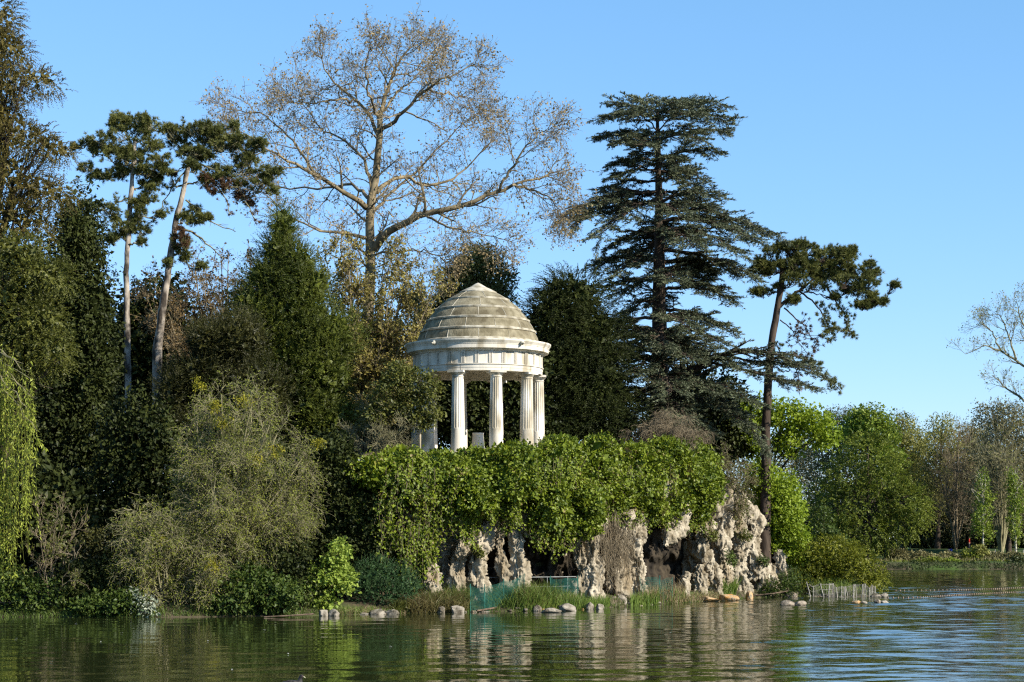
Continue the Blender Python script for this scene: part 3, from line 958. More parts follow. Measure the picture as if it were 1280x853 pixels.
def leafy(name, label, cat, ells, Y, mat, n, leaf=(0.2, 0.14), nl=9, cr=0.3, depth=None, base=None, r0=0.2, bark='bark', thick=0.45, rough=0.32, inner=1500, isz=0.5, group=None, seed=1, fs=0.7, trunk=True, style='leaf', spray=(0.5, 12, 0.13, 0.05), droop=0.3, outw=0.8, upw=0.15, shore=None, down=0.2, innermat=None, woodmat=None, crown='crown'):
    rng = np.random.default_rng(seed)
    if shore is not None:
        c, r = ells_shore([(e[0], e[1], e[2], e[3], shore + (e[4] if len(e) > 4 else 0)) for e in ells], depth or 1.0)
    else:
        c, r = ells_w(ells, Y, depth)
    b = P(base[0], 700, base[1]) if base else np.array([c[:, 0].mean(), c[:, 1].mean(), 0])
    b[2] = float(ground_z(b[0], b[1]))
    root = thing(name, label, cat, b, group)
    p, o = shell_pts(rng, c, r, n, thick, rough, fs)
    if style == 'leaf':
        g = clumps(rng, p, o, nl, cr, leaf, down=down)
    else:
        d = o * outw + np.array([0, 0, upw]) + rng.normal(0, 0.35, o.shape)
        g = sprays(p, d, spray[0] * rng.uniform(0.6, 1.3, len(p)), spray[1], spray[2], spray[3], droop=droop, rng=rng)
    if inner:
        inner_leaves(rng, c, r * 0.86, int(inner * 1.5), isz * 0.7, g)
    obj(crown, g, M[mat], root)
    if trunk:
        wood(rng, root, b, c, r, r0, M[bark], twigmat=M[woodmat or bark])
    return root


# ---- dark evergreens behind and left of the temple
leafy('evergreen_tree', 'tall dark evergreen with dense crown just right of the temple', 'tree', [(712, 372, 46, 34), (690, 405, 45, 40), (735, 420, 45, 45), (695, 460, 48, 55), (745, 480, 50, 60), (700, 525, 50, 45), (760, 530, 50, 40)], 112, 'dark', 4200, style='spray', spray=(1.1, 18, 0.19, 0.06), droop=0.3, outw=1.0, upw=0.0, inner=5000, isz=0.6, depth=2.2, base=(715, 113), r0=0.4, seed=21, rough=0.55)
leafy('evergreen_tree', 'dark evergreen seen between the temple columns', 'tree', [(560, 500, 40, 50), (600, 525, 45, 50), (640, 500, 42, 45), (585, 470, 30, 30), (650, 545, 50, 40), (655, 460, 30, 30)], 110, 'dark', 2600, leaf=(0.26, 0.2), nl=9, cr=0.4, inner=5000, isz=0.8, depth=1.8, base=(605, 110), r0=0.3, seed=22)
leafy('background_pine', 'brownish pine crown rising behind the dome of the temple', 'tree', [(597, 328, 30, 20), (575, 350, 28, 22), (620, 350, 26, 18), (600, 372, 40, 20), (560, 385, 25, 22), (540, 420, 26, 40), (520, 375, 16, 14)], 124, 'pine', 1500, leaf=(0.24, 0.09), nl=14, cr=0.4, inner=900, isz=0.5, base=(590, 124), r0=0.3, seed=23, rough=0.5)
YL = 101
leafy('yew_tree', 'tall pointed green yew with its right side in the sun', 'tree', [(355, 284, 12, 24), (349, 312, 22, 20), (369, 326, 26, 20), (340, 346, 34, 22), (384, 358, 32, 24), (362, 350, 34, 26), (318, 382, 32, 26), (372, 392, 48, 34), (332, 422, 52, 38), (405, 418, 44, 38), (370, 455, 70, 50), (405, 470, 42, 45), (380, 510, 65, 45), (330, 460, 50, 55), (415, 525, 38, 30)], YL, 'yew', 6500, style='spray', spray=(0.75, 15, 0.15, 0.05), droop=0.1, upw=0.55, outw=0.7, inner=7000, isz=0.6, depth=2.0, base=(372, YL), r0=0.4, seed=24, rough=0.55)
leafy('yew_tree', 'broad brownish yew in front of the two pine trunks', 'tree', [(262, 425, 30, 24), (300, 425, 36, 34), (255, 470, 42, 36), (222, 490, 26, 34), (310, 500, 50, 55), (215, 545, 50, 45), (270, 560, 65, 60)], 97, 'brownyew', 5500, style='spray', spray=(0.75, 15, 0.15, 0.05), droop=0.1, upw=0.6, outw=0.6, inner=6000, isz=0.6, depth=2.0, base=(250, 98), r0=0.35, seed=25, rough=0.38)
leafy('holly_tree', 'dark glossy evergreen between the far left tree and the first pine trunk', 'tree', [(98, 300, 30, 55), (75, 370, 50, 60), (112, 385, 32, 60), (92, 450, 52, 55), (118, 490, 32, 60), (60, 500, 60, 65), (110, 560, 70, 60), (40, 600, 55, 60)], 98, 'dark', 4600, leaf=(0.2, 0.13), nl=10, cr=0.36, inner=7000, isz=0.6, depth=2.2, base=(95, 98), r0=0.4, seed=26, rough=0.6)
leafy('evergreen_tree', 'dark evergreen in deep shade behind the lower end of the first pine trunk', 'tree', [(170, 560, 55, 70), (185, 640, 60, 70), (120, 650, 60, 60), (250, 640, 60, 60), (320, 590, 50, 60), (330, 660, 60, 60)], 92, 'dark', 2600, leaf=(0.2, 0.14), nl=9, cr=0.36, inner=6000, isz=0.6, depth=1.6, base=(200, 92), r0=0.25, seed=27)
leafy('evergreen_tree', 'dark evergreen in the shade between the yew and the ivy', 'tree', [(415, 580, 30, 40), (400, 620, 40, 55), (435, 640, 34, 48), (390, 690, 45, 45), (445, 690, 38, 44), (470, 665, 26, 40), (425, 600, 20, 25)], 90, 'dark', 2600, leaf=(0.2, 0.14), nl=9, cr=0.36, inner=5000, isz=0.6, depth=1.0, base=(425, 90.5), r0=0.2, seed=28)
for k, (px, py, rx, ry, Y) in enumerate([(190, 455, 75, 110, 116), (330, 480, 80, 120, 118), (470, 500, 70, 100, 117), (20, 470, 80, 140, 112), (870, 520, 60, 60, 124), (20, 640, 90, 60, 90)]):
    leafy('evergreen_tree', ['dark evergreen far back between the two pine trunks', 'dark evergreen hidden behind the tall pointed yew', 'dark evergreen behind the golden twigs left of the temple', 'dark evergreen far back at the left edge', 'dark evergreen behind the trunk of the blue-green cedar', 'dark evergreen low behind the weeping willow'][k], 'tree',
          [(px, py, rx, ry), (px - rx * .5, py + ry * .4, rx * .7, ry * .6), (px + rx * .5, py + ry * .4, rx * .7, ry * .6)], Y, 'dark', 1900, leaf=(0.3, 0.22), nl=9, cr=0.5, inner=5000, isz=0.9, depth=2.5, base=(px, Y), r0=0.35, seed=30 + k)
# far left: a tall brown-olive tree and a lower yellowish one
leafy('tall_tree', 'tall brown-olive tree reaching past the top of the left edge', 'tree', [(-5, 20, 30, 38), (12, 62, 22, 18), (10, 105, 30, 20), (45, 98, 25, 11), (-5, 150, 45, 30), (35, 175, 35, 20), (68, 186, 22, 12), (10, 220, 50, 30), (55, 240, 40, 16), (20, 275, 55, 30), (-20, 80, 30, 90)], 91, 'olive', 3200, style='spray', spray=(0.6, 13, 0.15, 0.06), droop=0.4, inner=1500, isz=0.4, depth=2.2, base=(-10, 92), r0=0.45, seed=40, rough=0.5, outw=1.0, upw=0.1)
leafy('olive_tree', 'yellowish green tree with layered leafy branches at the left edge below the brown one', 'tree', [(20, 320, 45, 26), (50, 345, 45, 20), (0, 375, 50, 35), (45, 400, 42, 28), (70, 440, 22, 28), (20, 440, 50, 35), (-20, 500, 50, 60)], 88, 'shrub', 2600, style='spray', spray=(0.55, 13, 0.15, 0.075), droop=0.4, inner=2500, isz=0.45, depth=1.8, base=(0, 89), r0=0.3, seed=41, rough=0.5)

# ---- pines


def pine(name, label, trunk, Y, r0, r1, bark, lobes, limbs, seed, dead=(), bare=(), nneed=26, dens=0.8, base_top=None):
    rng = np.random.default_rng(seed)
    k = Y / F
    tp = path([P(x, y, Y + (dy[0] if dy else 0)) for x, y, *dy in trunk], 30, 0.012, rng)
    tp[0, 2] = float(ground_z(tp[0, 0], tp[0, 1])) - 0.2
    root = thing(name, label, 'tree', (tp[0, 0], tp[0, 1], tp[0, 2] + 0.2))
    s = np.linspace(0, 1, 30)
    tr = r0 + (r1 - r0) * s + 0.3 * r0 * np.exp(-s * 22)
    tg = tubes(tp[None], tr[None], 16)
    V = tg.v[0]
    n = nrm(V - np.repeat(tp, 16, 0))
    tg.v[0] = V + n * (fbm(V * np.array([7, 7, 2.5]), 3) - 0.5)[:, None] * 0.09
    obj('trunk', tg, M[bark], root, smooth=True)
    bg_ = Geo()
    pts, dirs, dpts, ddirs = [], [], [], []
    lobes = list(lobes)
    for e in list(lobes):
        for _ in range(2):
            lobes.append((e[0] + rng.normal(0, e[2] * 1.0), e[1] + rng.normal(0, e[3] * 1.1) + 3, e[2] * .36, e[3] * .42) + tuple(e[4:]))
    nodes = [tp[j_] for j_ in range(6, 30, 2)]
    lobes.sort(key=lambda e: np.hypot(e[0] - np.interp(e[1], [t[1] for t in trunk][::-1], [t[0] for t in trunk][::-1]), max(0, trunk[-1][1] - e[1])))
    for e in lobes:
        px, py, rx, ry = e[:4]
        dy = e[4] if len(e) > 4 else rng.normal(0, rx * k * 0.45)
        isdead = len(e) > 5
        c = P(px, py, Y + dy)
        R = np.array([rx * k, max(rx, ry) * k * 0.85, ry * k])
        j = int(np.argmin(np.abs(tp[:, 2] - (c[2] - R[2] * 0.7 - 0.5)))) if c[2] < tp[-1, 2] else 28
        j = min(max(j, 4), 28)
        e_ = c + np.array([0, 0, -R[2] * 0.2])
        nd = np.array(nodes)
        dz = np.maximum(nd[:, 2] - e_[2], 0)
        ni = int(np.argmin(np.linalg.norm(nd - e_, axis=1) + 1.5 * dz + .12 * np.arange(len(nd)) / len(nd)))
        st_ = nd[ni]
        m_ = st_ * 0.45 + e_ * 0.55 + np.array([0, 0, -0.10 * np.linalg.norm(e_ - st_)]) + rng.normal(0, .10, 3)
        lb = path([st_, m_, e_], 9, 0.05, rng)[None]
        lr = np.linspace(.065 if ni < 12 else .042, 0.02, 9)[None]
        nodes += [lb[0, 5], e_]
        tubes(lb, lr, 6, bg_)
        nt_ = int(dens * 26 * max(R[0] * R[1], 0.25) ** 0.8 + 8)
        d = nrm(rng.normal(0, 1, (nt_ * 2, 3)) + np.array([0, 0, 0.55]))
        q = c + d * R * rng.uniform(0.45, 1.0, (nt_ * 2, 1)) ** 0.7
        q = q[d[:, 2] > -0.45][:nt_]
        d = nrm(q - c + np.array([0, 0, 0.45 * R[2]]))
        # twigs that carry the tufts
        f0 = lb[0][rng.integers(4, 9, len(q))]
        mid = (f0 + q) / 2 + rng.normal(0, 0.08, q.shape) - np.array([0, 0, 0.12])
        tw = np.stack([f0, mid, q - d * 0.05], 1)
        tubes(tw, np.repeat(np.array([[0.022, 0.016, 0.01]]), len(q), 0), 3, bg_)
        (dpts if isdead else pts).append(q)
        (ddirs if isdead else dirs).append(d)
    for lm in limbs:
        w = path([P(x, y, Y + (dd[0] if dd else 0)) for x, y, *dd in lm[0]], 14, 0.03, rng)
        tubes(w[None], np.linspace(lm[1], lm[2], 14)[None], 7, bg_)
        if lm[3]:
            t_ = rng.uniform(0.35, 1, lm[3]) * 12.99
            i = t_.astype(int)
            q0 = w[i] + (w[i + 1] - w[i]) * (t_ - i)[:, None]
            q = q0 + rng.normal(0, 1, q0.shape) * np.array([.3, .3, .22]) * lm[4]
            tubes(np.stack([q0, (q0 + q) / 2 + [0, 0, -.03], q], 1), np.repeat(np.array([[0.018, 0.013, 0.009]]), len(q), 0), 3, bg_)
            (dpts if len(lm) > 5 else pts).append(q)
            (ddirs if len(lm) > 5 else dirs).append(nrm(q - q0 + np.array([0.1, 0, .1])))
    for b in bare:
        w = path([P(x, y, Y) for x, y in b[0]], 10, 0.04, rng)[None]
        rr = np.linspace(b[1], 0.02, 10)[None]
        tubes(w, rr, 5, bg_)
        c1, q1 = grow(rng, w, rr, 9, (0.4, 1.2), 50, K=5, rmin=0.008, wob=0.25)
        tubes(c1, q1, 3, bg_)
    obj('branches', bg_, M['bark'] if bark == 'bark' else M['twig'], root)
    p = np.concatenate(pts)
    # each tuft is a rosette plus two neighbours
    p3 = np.concatenate([p] + [p + rng.normal(0, .10, p.shape) for _ in range(3)])
    d3 = np.tile(np.concatenate(dirs), (4, 1))
    obj('needles', needles(p3, d3, nneed, 0.21, 0.027, 0.6, rng=rng), M['pine'], root)
    if dpts:
        p = np.concatenate(dpts)
        p3 = np.concatenate([p, p + rng.normal(0, .13, p.shape)])
        obj('dead_needles', needles(p3, np.tile(np.concatenate(ddirs), (2, 1)), 24, 0.2, 0.035, 0.6, rng=rng), M['deadpine'], root)
    return root


pine('pine_tree', 'upright pine with a straight grey trunk, left of the two tall pines', [(161, 516), (159, 420), (158, 330), (161.5, 280), (164, 235), (167, 207), (169, 178)], 106, 0.18, 0.11, 'greybark',
     [(150, 152, 14, 9), (172, 154, 15, 9), (190, 158, 12, 8), (128, 176, 22, 7), (160, 170, 26, 12), (182, 182, 22, 12), (110, 181, 10, 5), (140, 200, 24, 14), (122, 222, 12, 5), (165, 205, 24, 11), (150, 215, 16, 8), (187, 216, 20, 9), (192, 228, 14, 7, .4), (132, 262, 18, 7), (172, 265, 14, 9), (152, 285, 14, 7), (182, 250, 14, 7), (145, 297, 10, 5), (178, 290, 10, 6), (200, 200, 18, 8)],
     [([(163, 250), (175, 265), (172, 285)], .05, .02, 8, .8), ([(162, 246), (145, 255), (135, 268)], .05, .02, 8, .8)], 51, bare=[([(164, 240), (172, 255), (174, 262)], .04)])
pine('pine_tree', 'leaning pine with a pale trunk and brown dead needles, right of the two tall pines', [(196, 446), (203, 385), (212, 330), (219, 280), (228, 243), (235, 210), (241, 186)], 107, 0.23, 0.11, 'greybark',
     [(212, 166, 20, 9), (240, 163, 20, 9), (268, 168, 20, 11), (295, 178, 20, 11), (318, 188, 14, 8), (252, 172, 26, 10), (282, 184, 24, 10), (242, 193, 20, 8), (225, 184, 16, 7), (300, 215, 24, 9), (326, 232, 14, 9), (270, 215, 14, 7), (240, 265, 10, 8), (247, 275, 8, 5), (222, 305, 14, 12), (228, 318, 10, 8), (310, 200, 18, 8), (336, 215, 10, 6),
      (258, 225, 10, 7, 0, 1), (285, 232, 12, 8, -.5, 1), (305, 248, 12, 8, .3, 1), (228, 300, 8, 8, -.6, 1), (190, 222, 12, 8, 0, 1)],
     [([(238, 200), (262, 222), (280, 245), (290, 270)], .06, .02, 14, .7, 1), ([(240, 200), (275, 215), (305, 245), (318, 275)], .06, .02, 14, .8, 1), ([(238, 205), (215, 235), (200, 262), (192, 275)], .05, .015, 10, .8)],
     52, bare=[([(226, 285), (240, 290), (262, 306), (280, 322)], .07), ([(232, 250), (250, 262), (268, 280), (295, 290)], .05)])
pine('pine_tree', 'slender dark pine leaning over the right end of the grotto', [(955, 692), (957, 620), (958, 520), (961, 460), (965, 420), (973, 383), (978, 345), (980, 325)], 118, 0.34, 0.16, 'bark',
     [(962, 320, 14, 10), (985, 314, 18, 10), (1010, 316, 20, 11), (1030, 324, 18, 11), (1052, 330, 18, 11), (1072, 342, 16, 11), (1086, 358, 14, 10), (1094, 376, 9, 11), (1078, 384, 12, 8), (1000, 335, 26, 12), (1030, 345, 26, 12), (1058, 355, 22, 10), (975, 338, 20, 10), (1018, 358, 18, 8), (955, 340, 12, 9), (1040, 318, 14, 8), (998, 308, 12, 7), (1060, 322, 10, 8), (990, 352, 16, 9), (955, 366, 10, 6), (950, 330, 9, 7), (1072, 368, 14, 9), (1045, 338, 24, 12)],
     [([(974, 384), (988, 372), (1005, 358), (1022, 346)], .12, .05, 0, 0), ([(1000, 365), (1018, 378), (1033, 401), (1044, 425)], .06, .015, 34, .75), ([(1033, 356), (1043, 375), (1054, 388), (1061, 414), (1066, 418)], .06, .015, 30, .7),
      ([(980, 385), (992, 396), (1007, 409), (1023, 434)], .05, .012, 30, 1.0, 1), ([(975, 400), (990, 412), (1000, 430), (1012, 445)], .04, .012, 20, 1.0, 1), ([(963, 450), (985, 442), (1008, 450), (1030, 472), (1052, 488)], .09, .02, 40, .7), ([(990, 444), (998, 470), (1000, 495)], .04, .012, 18, .8, 1), ([(968, 425), (975, 440), (985, 446)], .04, .012, 8, .8)],
     53, nneed=28, dens=1.15)

# ---- the blue-green cedar


def cedar(seed=61):
    rng = np.random.default_rng(seed)
    Y = 117
    k = Y / F
    tp = path([P(826, 575, Y), P(825, 480, Y), P(824, 380, Y), P(824, 280, Y), P(823, 200, Y), P(822, 140, Y)], 36, 0.02, rng)
    tp[0, 2] = float(ground_z(tp[0, 0], tp[0, 1])) - 0.2
    root = thing('cedar_tree', 'tall blue-green cedar with flat spreading tiers of branches', 'tree', (tp[0, 0], tp[0, 1], tp[0, 2] + .2))
    tr = np.interp(np.linspace(0, 1, 36), [0, .05, .5, 1], [0.75, .6, .38, .08])
    obj('trunk', tubes(tp[None], tr[None], 16), M['bark'], root, smooth=True)
    zt = tp[:, 2]

    def at(py):
        z = CAMH + (HY - py) * k
        j = int(np.argmin(np.abs(zt - z)))
        return tp[j], tr[j]
    spec = []                                             # (row on trunk, end px, end py, depth of the end)
    T = [(150, 748, 148, -1), (152, 762, 128, 2), (150, 906, 133, -1), (158, 917, 152, 1), (148, 845, 126, -3), (150, 800, 124, 3), (160, 780, 140, -4), (160, 870, 140, -4), (150, 880, 128, 3),
         (178, 744, 172, 0), (180, 914, 165, -1), (176, 770, 176, -3), (180, 880, 176, -3.5), (185, 800, 182, -4), (200, 758, 208, -1), (205, 903, 190, -.5), (205, 850, 205, -4), (212, 764, 222, -2), (215, 885, 225, -2), (225, 870, 236, -3),
         (240, 700, 272, -1.5), (245, 708, 284, -2.5), (242, 730, 268, 2.5), (255, 745, 300, -4.5), (250, 905, 246, -1), (262, 900, 262, 2), (258, 790, 275, -5), (260, 850, 270, -5),
         (270, 979, 298, -1), (275, 955, 303, -3.5), (278, 945, 290, 3), (285, 930, 318, -5), (285, 760, 312, -2), (295, 870, 310, -6), (300, 800, 318, -5.5),
         (322, 749, 327, -.5), (328, 735, 335, 1.5), (330, 768, 345, -3.5), (318, 951, 350, -1.5), (335, 925, 340, 2), (340, 900, 352, -5), (345, 845, 352, -5.5), (350, 770, 372, -2.5),
         (362, 921, 374, -1.5), (370, 895, 385, -4.5), (375, 775, 398, -2), (385, 800, 402, -5), (392, 917, 415, -1.5), (395, 900, 405, 2), (400, 860, 410, -5.5),
         (405, 735, 418, -2), (412, 716, 430, -3), (418, 905, 430, -3.5), (425, 830, 432, -6), (428, 765, 445, -4.5), (440, 712, 465, -2.5), (445, 870, 450, -5.5), (450, 690, 470, -1.5), (455, 790, 470, -6), (450, 925, 455, -3), (465, 735, 500, -4), (470, 840, 490, -6.5), (475, 895, 490, -4.5), (485, 775, 520, -5), (490, 710, 520, -3), (495, 860, 525, -5.5), (500, 925, 515, -3), (505, 815, 535, -5.5), (510, 890, 545, -4), (440, 760, 455, 3), (430, 890, 440, 3.5)]
    bw, br = [], []
    T = [q for i_, q in enumerate(T) if q[3] > -4.2 or q[0] > 395 or i_ % 2]
    for (py, ex, ey, dy) in T:
        a, ra = at(py)
        e = P(ex, ey, Y + dy)
        e = a + (e - a) * 0.94
        h = np.linalg.norm(e - a)
        m1 = a + (e - a) * 0.4 + np.array([0, 0, 0.07 * h + 0.15])
        m2 = a + (e - a) * 0.78 + np.array([0, 0, 0.045 * h + 0.1])
        bw.append(path([a, m1, m2, e], 14, 0.05, rng))
        br.append(np.linspace(min(ra * 0.42, 0.035 + 0.02 * h), 0.018, 14))
    # the heavy low limb reaching right towards the pine
    for w, r0_ in (([(828, 520, 0), (850, 480, -1), (872, 456, -1.5), (915, 438, -2), (965, 440, -2), (1022, 466, -2)], .22), ([(880, 452, -1.5), (930, 462, -3), (985, 478, -3), (1012, 482, -3)], .09), ([(905, 442, -2), (940, 452, -1), (1000, 455, 0)], .08), ([(840, 500, 0), (890, 500, -2), (940, 535, -3), (955, 560, -3)], .1), ([(860, 480, -1), (900, 480, -3), (945, 505, -4)], .08)):
        bw.append(path([P(x, y, Y + d) for x, y, d in w], 14, 0.03, rng))
        br.append(np.linspace(r0_, 0.02, 14))
    # branches round the back of the trunk
    for i in range(28):
        py = rng.uniform(160, 510)
        a, ra = at(py)
        R = np.interp(py, [150, 200, 240, 300, 340, 400, 510], [3.4, 3.0, 5.0, 5.5, 4.2, 4.4, 5.0]) * rng.uniform(.7, 1)
        az = rng.uniform(0.25, PI - 0.25)
        e = a + np.array([R * math.cos(az), R * math.sin(az), -0.08 * R])
        bw.append(path([a, (a + e) / 2 + [0, 0, .3], e], 14, 0.05, rng))
        br.append(np.linspace(min(ra * .4, .12), .018, 14))
    bw, br = np.array(bw), np.array(br)
    g = tubes(bw, br, 7)
    Lb = np.linalg.norm(bw[:, -1] - bw[:, 0], axis=1)
    s1, q1 = [], []
    for i in range(len(bw)):
        n = int(9 + Lb[i] * 4.5)
        a, b = grow(rng, bw[i:i + 1], br[i:i + 1], n, (Lb[i] * .22 + .35, Lb[i] * .34 + .5), 48, t0=.2, t1=1.0, up=-.06, wob=.08, K=6, rmin=.009, flat=.95, lfall=.5)
        s1.append(a)
        q1.append(b)
    s1, q1 = np.concatenate(s1), np.concatenate(q1)
    tubes(s1, q1, 3, g)
    s2, q2 = grow(rng, s1, q1, 5, (.25, .75), 42, t0=.15, t1=1.0, up=-.20, wob=.12, K=4, rmin=.006, flat=.9, lfall=.4)
    tubes(s2, q2, 3, g)
    obj('branches', g, M['bark'], root)
    allp = np.concatenate([s2, s1[:, [1, 3, 4, 5]], ])
    N = len(allp)
    nn = 18
    t_ = rng.random((N, nn)) * 2.99
    i = t_.astype(int)
    f = (t_ - i)[..., None]
    p = np.take_along_axis(allp, i[..., None], 1) * (1 - f) + np.take_along_axis(allp, i[..., None] + 1, 1) * f
    tn = np.repeat(nrm(allp[:, -1] - allp[:, 0])[:, None], nn, 1).reshape(-1, 3)
    p = p.reshape(-1, 3)
    ax = tn * .8 + rng.normal(0, .55, p.shape) * np.array([1, 1, .4]) + np.array([0, 0, .2])
    s = rng.uniform(.7, 1.3, len(p))
    obj('needles', leaf_quads(p, ax, rng.normal(0, .5, p.shape) + [0.2, -.2, .8], .19 * s, .045 * s), M['cedar'], root)


cedar()

# ---- the big bare plane tree behind


def plane_tree(seed=71):
    rng = np.random.default_rng(seed)
    Y = 114
    Pz = lambda L: [P(x, y, Y + d) for x, y, d in L]
    L = [
        ([(461, 560, 0), (461, 420, 0), (462, 295, 0), (466, 236, 0), (472, 190, 0), (476, 140, 0)], .62, .22),
        ([(476, 140, 0), (491, 94, .5), (501, 74, .5), (517, 54, 1)], .2, .05),
        ([(468, 312, 0), (486, 290, -1), (506, 276, -2), (531, 268, -2.5), (565, 261, -3), (595, 251, -3), (625, 238, -3), (659, 226, -2.5), (690, 215, -2)], .38, .06),
        ([(625, 238, -3), (639, 212, -3.5), (658, 182, -4), (684, 160, -4)], .13, .03),
        ([(640, 232, -3), (668, 238, -2), (690, 250, -2), (700, 268, -1)], .11, .03),
        ([(531, 268, -2.5), (560, 285, -4), (590, 290, -5), (625, 300, -5)], .12, .03),
        ([(471, 241, 0), (486, 226, 1), (503, 220, 2), (530, 232, 3), (560, 228, 4), (590, 205, 5), (610, 180, 5)], .2, .04),
        ([(475, 165, 0), (490, 155, -1), (506, 138, -2), (526, 116, -2), (550, 101, -3), (595, 81, -3)], .2, .04),
        ([(530, 114, -2), (560, 118, 1), (595, 128, 2)], .1, .03),
        ([(458, 260, 0), (442, 246, -1), (412, 229, -2), (393, 217, -3), (373, 207, -3), (343, 192, -4), (300, 165, -4)], .26, .04),
        ([(393, 217, -3), (372, 185, -1), (350, 160, 0), (330, 140, 1), (285, 138, 1)], .13, .03),
        ([(473, 170, 0), (462, 143, 1), (447, 128, 2), (422, 108, 3), (407, 89, 3), (398, 62, 3)], .18, .04),
        ([(474, 150, 0), (462, 120, -2), (455, 90, -3), (462, 62, -4)], .13, .03),
        ([(445, 127, 2), (420, 125, 0), (390, 130, -1), (360, 128, -2)], .11, .03),
        ([(459, 298, 0), (440, 293, -1), (420, 290, -3), (396, 287, -4), (360, 270, -5), (330, 240, -5)], .17, .03),
        ([(466, 230, 0), (455, 200, 2), (430, 175, 4), (400, 160, 5), (370, 120, 5)], .17, .03),
        ([(477, 140, 0), (505, 110, 3), (530, 85, 4), (545, 60, 4)], .13, .03),
        ([(464, 270, 0), (480, 250, 4), (520, 215, 6), (560, 170, 7), (600, 140, 7)], .18, .03),
        ([(465, 250, 0), (440, 230, 4), (400, 235, 6), (340, 235, 7), (300, 210, 7)], .18, .03),
        ([(461, 320, 0), (490, 315, -3), (530, 312, -5), (560, 330, -5)], .13, .03)]
    w = np.array([path(Pz(a), 16, 0.06, rng) for a, _, _ in L])
    w[0, 0, 2] = float(ground_z(w[0, 0, 0], w[0, 0, 1])) - .2
    r = np.array([np.linspace(a, b, 16) for _, a, b in L]) * .66
    r[0] *= 1.1
    root = thing('plane_tree', 'huge bare tree with a few brown leaves spreading behind the temple', 'tree', (w[0, 0, 0], w[0, 0, 1], w[0, 0, 2] + .2))
    obj('trunk', tubes(w[:1], r[:1], 14), M['planebark'], root, smooth=True)
    g = tubes(w[1:], r[1:], 8)
    obj('limbs', g, M['planebark'], root, smooth=True)
    a1, b1 = grow(rng, w[1:], r[1:], 10, (1.5, 3.9), 52, t0=.22, t1=1, up=.12, wob=.17, K=7, rs=.55, rmin=.02, lfall=.45)
    at_, bt_ = grow(rng, w[:1], r[:1], 12, (1.5, 3.5), 55, t0=.5, t1=1, up=.35, wob=.16, K=7, rs=.3, rmin=.02, lfall=.3)
    a1, b1 = np.concatenate([a1, at_]), np.concatenate([b1, bt_])
    tip, tb = grow(rng, w[1:], r[1:], 4, (.8, 1.7), 32, t0=.92, t1=1, up=.2, wob=.15, K=7, rs=.8, rmin=.018, lfall=0)
    a1, b1 = np.concatenate([a1, tip]), np.concatenate([b1, tb])
    a2, b2 = grow(rng, a1, b1, 7, (.7, 1.9), 48, t0=.2, t1=1, up=.15, wob=.22, K=5, rs=.6, rmin=.011, lfall=.35)
    a3, b3 = grow(rng, a2, b2, 6, (.35, .95), 45, t0=.15, t1=1, up=.15, wob=.25, K=4, rs=.6, rmin=.0085, lfall=.3)
    g = tubes(a1, b1, 5)
    tubes(a2, b2, 4, g)
    tubes(a3, b3, 3, g)
    obj('twigs', g, M['planetwig'], root)
    n = len(a3)
    k = rng.random(n) < .6
    p = np.concatenate([a3[k, -1], a3[k, 2], a3[rng.random(n) < .25, -1]])
    p = p + rng.normal(0, .05, p.shape)
    s = rng.uniform(.6, 1.3, len(p))
    obj('leaves', leaf_quads(p, rng.normal(0, 1, p.shape) + [0, 0, -.4], rng.normal(0, 1, p.shape), .13 * s, .10 * s), M['bud'], root)


plane_tree()


def twiggy(name, label, cat, base, Y, lobes, seed, r0=.15, wood_mat='twig', leafmat=None, nleaf=1.0, leaf=(.09, .06), up=.1, n1=9, n2=7, n3=5, L=(1.0, .6, .35), rmin=.008, wob=.22, extra=None, spread=45, dy=1.5, droop3=None, stems=None):
    """a leafless or thinly leaved tree or shrub: stems into every lobe, three orders of twigs"""
    rng = np.random.default_rng(seed)
    k = Y / F
    b = P(base[0], 700, base[1] if len(base) > 1 else Y)
    b[2] = float(ground_z(b[0], b[1])) - .1
    root = thing(name, label, cat, b)
    w, r = [], []
    for px, py, rx, ry in lobes:
        for q in range(2):
            e = P(px + rng.normal(0, rx * .4), py + rng.normal(0, ry * .3), Y + rng.normal(0, dy * .6))
            m_ = b * .5 + e * .5
            m_[:2] = b[:2] * .6 + e[:2] * .4
            if stems:
                m_ = b + (e - b) * .5
            w.append(path([b, m_, e], 10, .06, rng))
            r.append(np.linspace(r0 * .5, r0 * .1, 10))
    w, r = np.array(w), np.array(r)
    obj('trunk' if r0 > .06 else 'stems', tubes(w, r, 6), M[wood_mat], root, smooth=True)
    a1, b1 = grow(rng, w, r, n1, (L[0] * .7, L[0] * 1.4), spread, t0=.35, up=up, wob=wob, K=7, rs=.5, rmin=rmin * 1.8, lfall=.3)
    a2, b2 = grow(rng, a1, b1, n2, (L[1] * .6, L[1] * 1.4), spread, t0=.2, up=up, wob=wob, K=6, rs=.6, rmin=rmin * 1.2, lfall=.3)
    a3, b3 = grow(rng, a2, b2, n3, (L[2] * .6, L[2] * 1.5), spread, t0=.2, up=up if droop3 is None else droop3, wob=wob, K=5, rs=.6, rmin=rmin, lfall=.3)
    g = tubes(a1, b1, 4)
    tubes(a2, b2, 3, g)
    tubes(a3, b3, 3, g)
    obj('twigs', g, M[wood_mat], root)
    if leafmat:
        m_ = int(len(a3) * nleaf)
        i = rng.integers(0, len(a3), m_)
        j = rng.integers(1, 5, m_)
        p = a3[i, j] + rng.normal(0, .04, (m_, 3))
        s = rng.uniform(.6, 1.35, m_)
        obj('leaves', leaf_quads(p, rng.normal(0, 1, p.shape), rng.normal(0, .7, p.shape) + [0.3, -.3, .5], leaf[0] * s, leaf[1] * s), M[leafmat], root)
    return root, a3


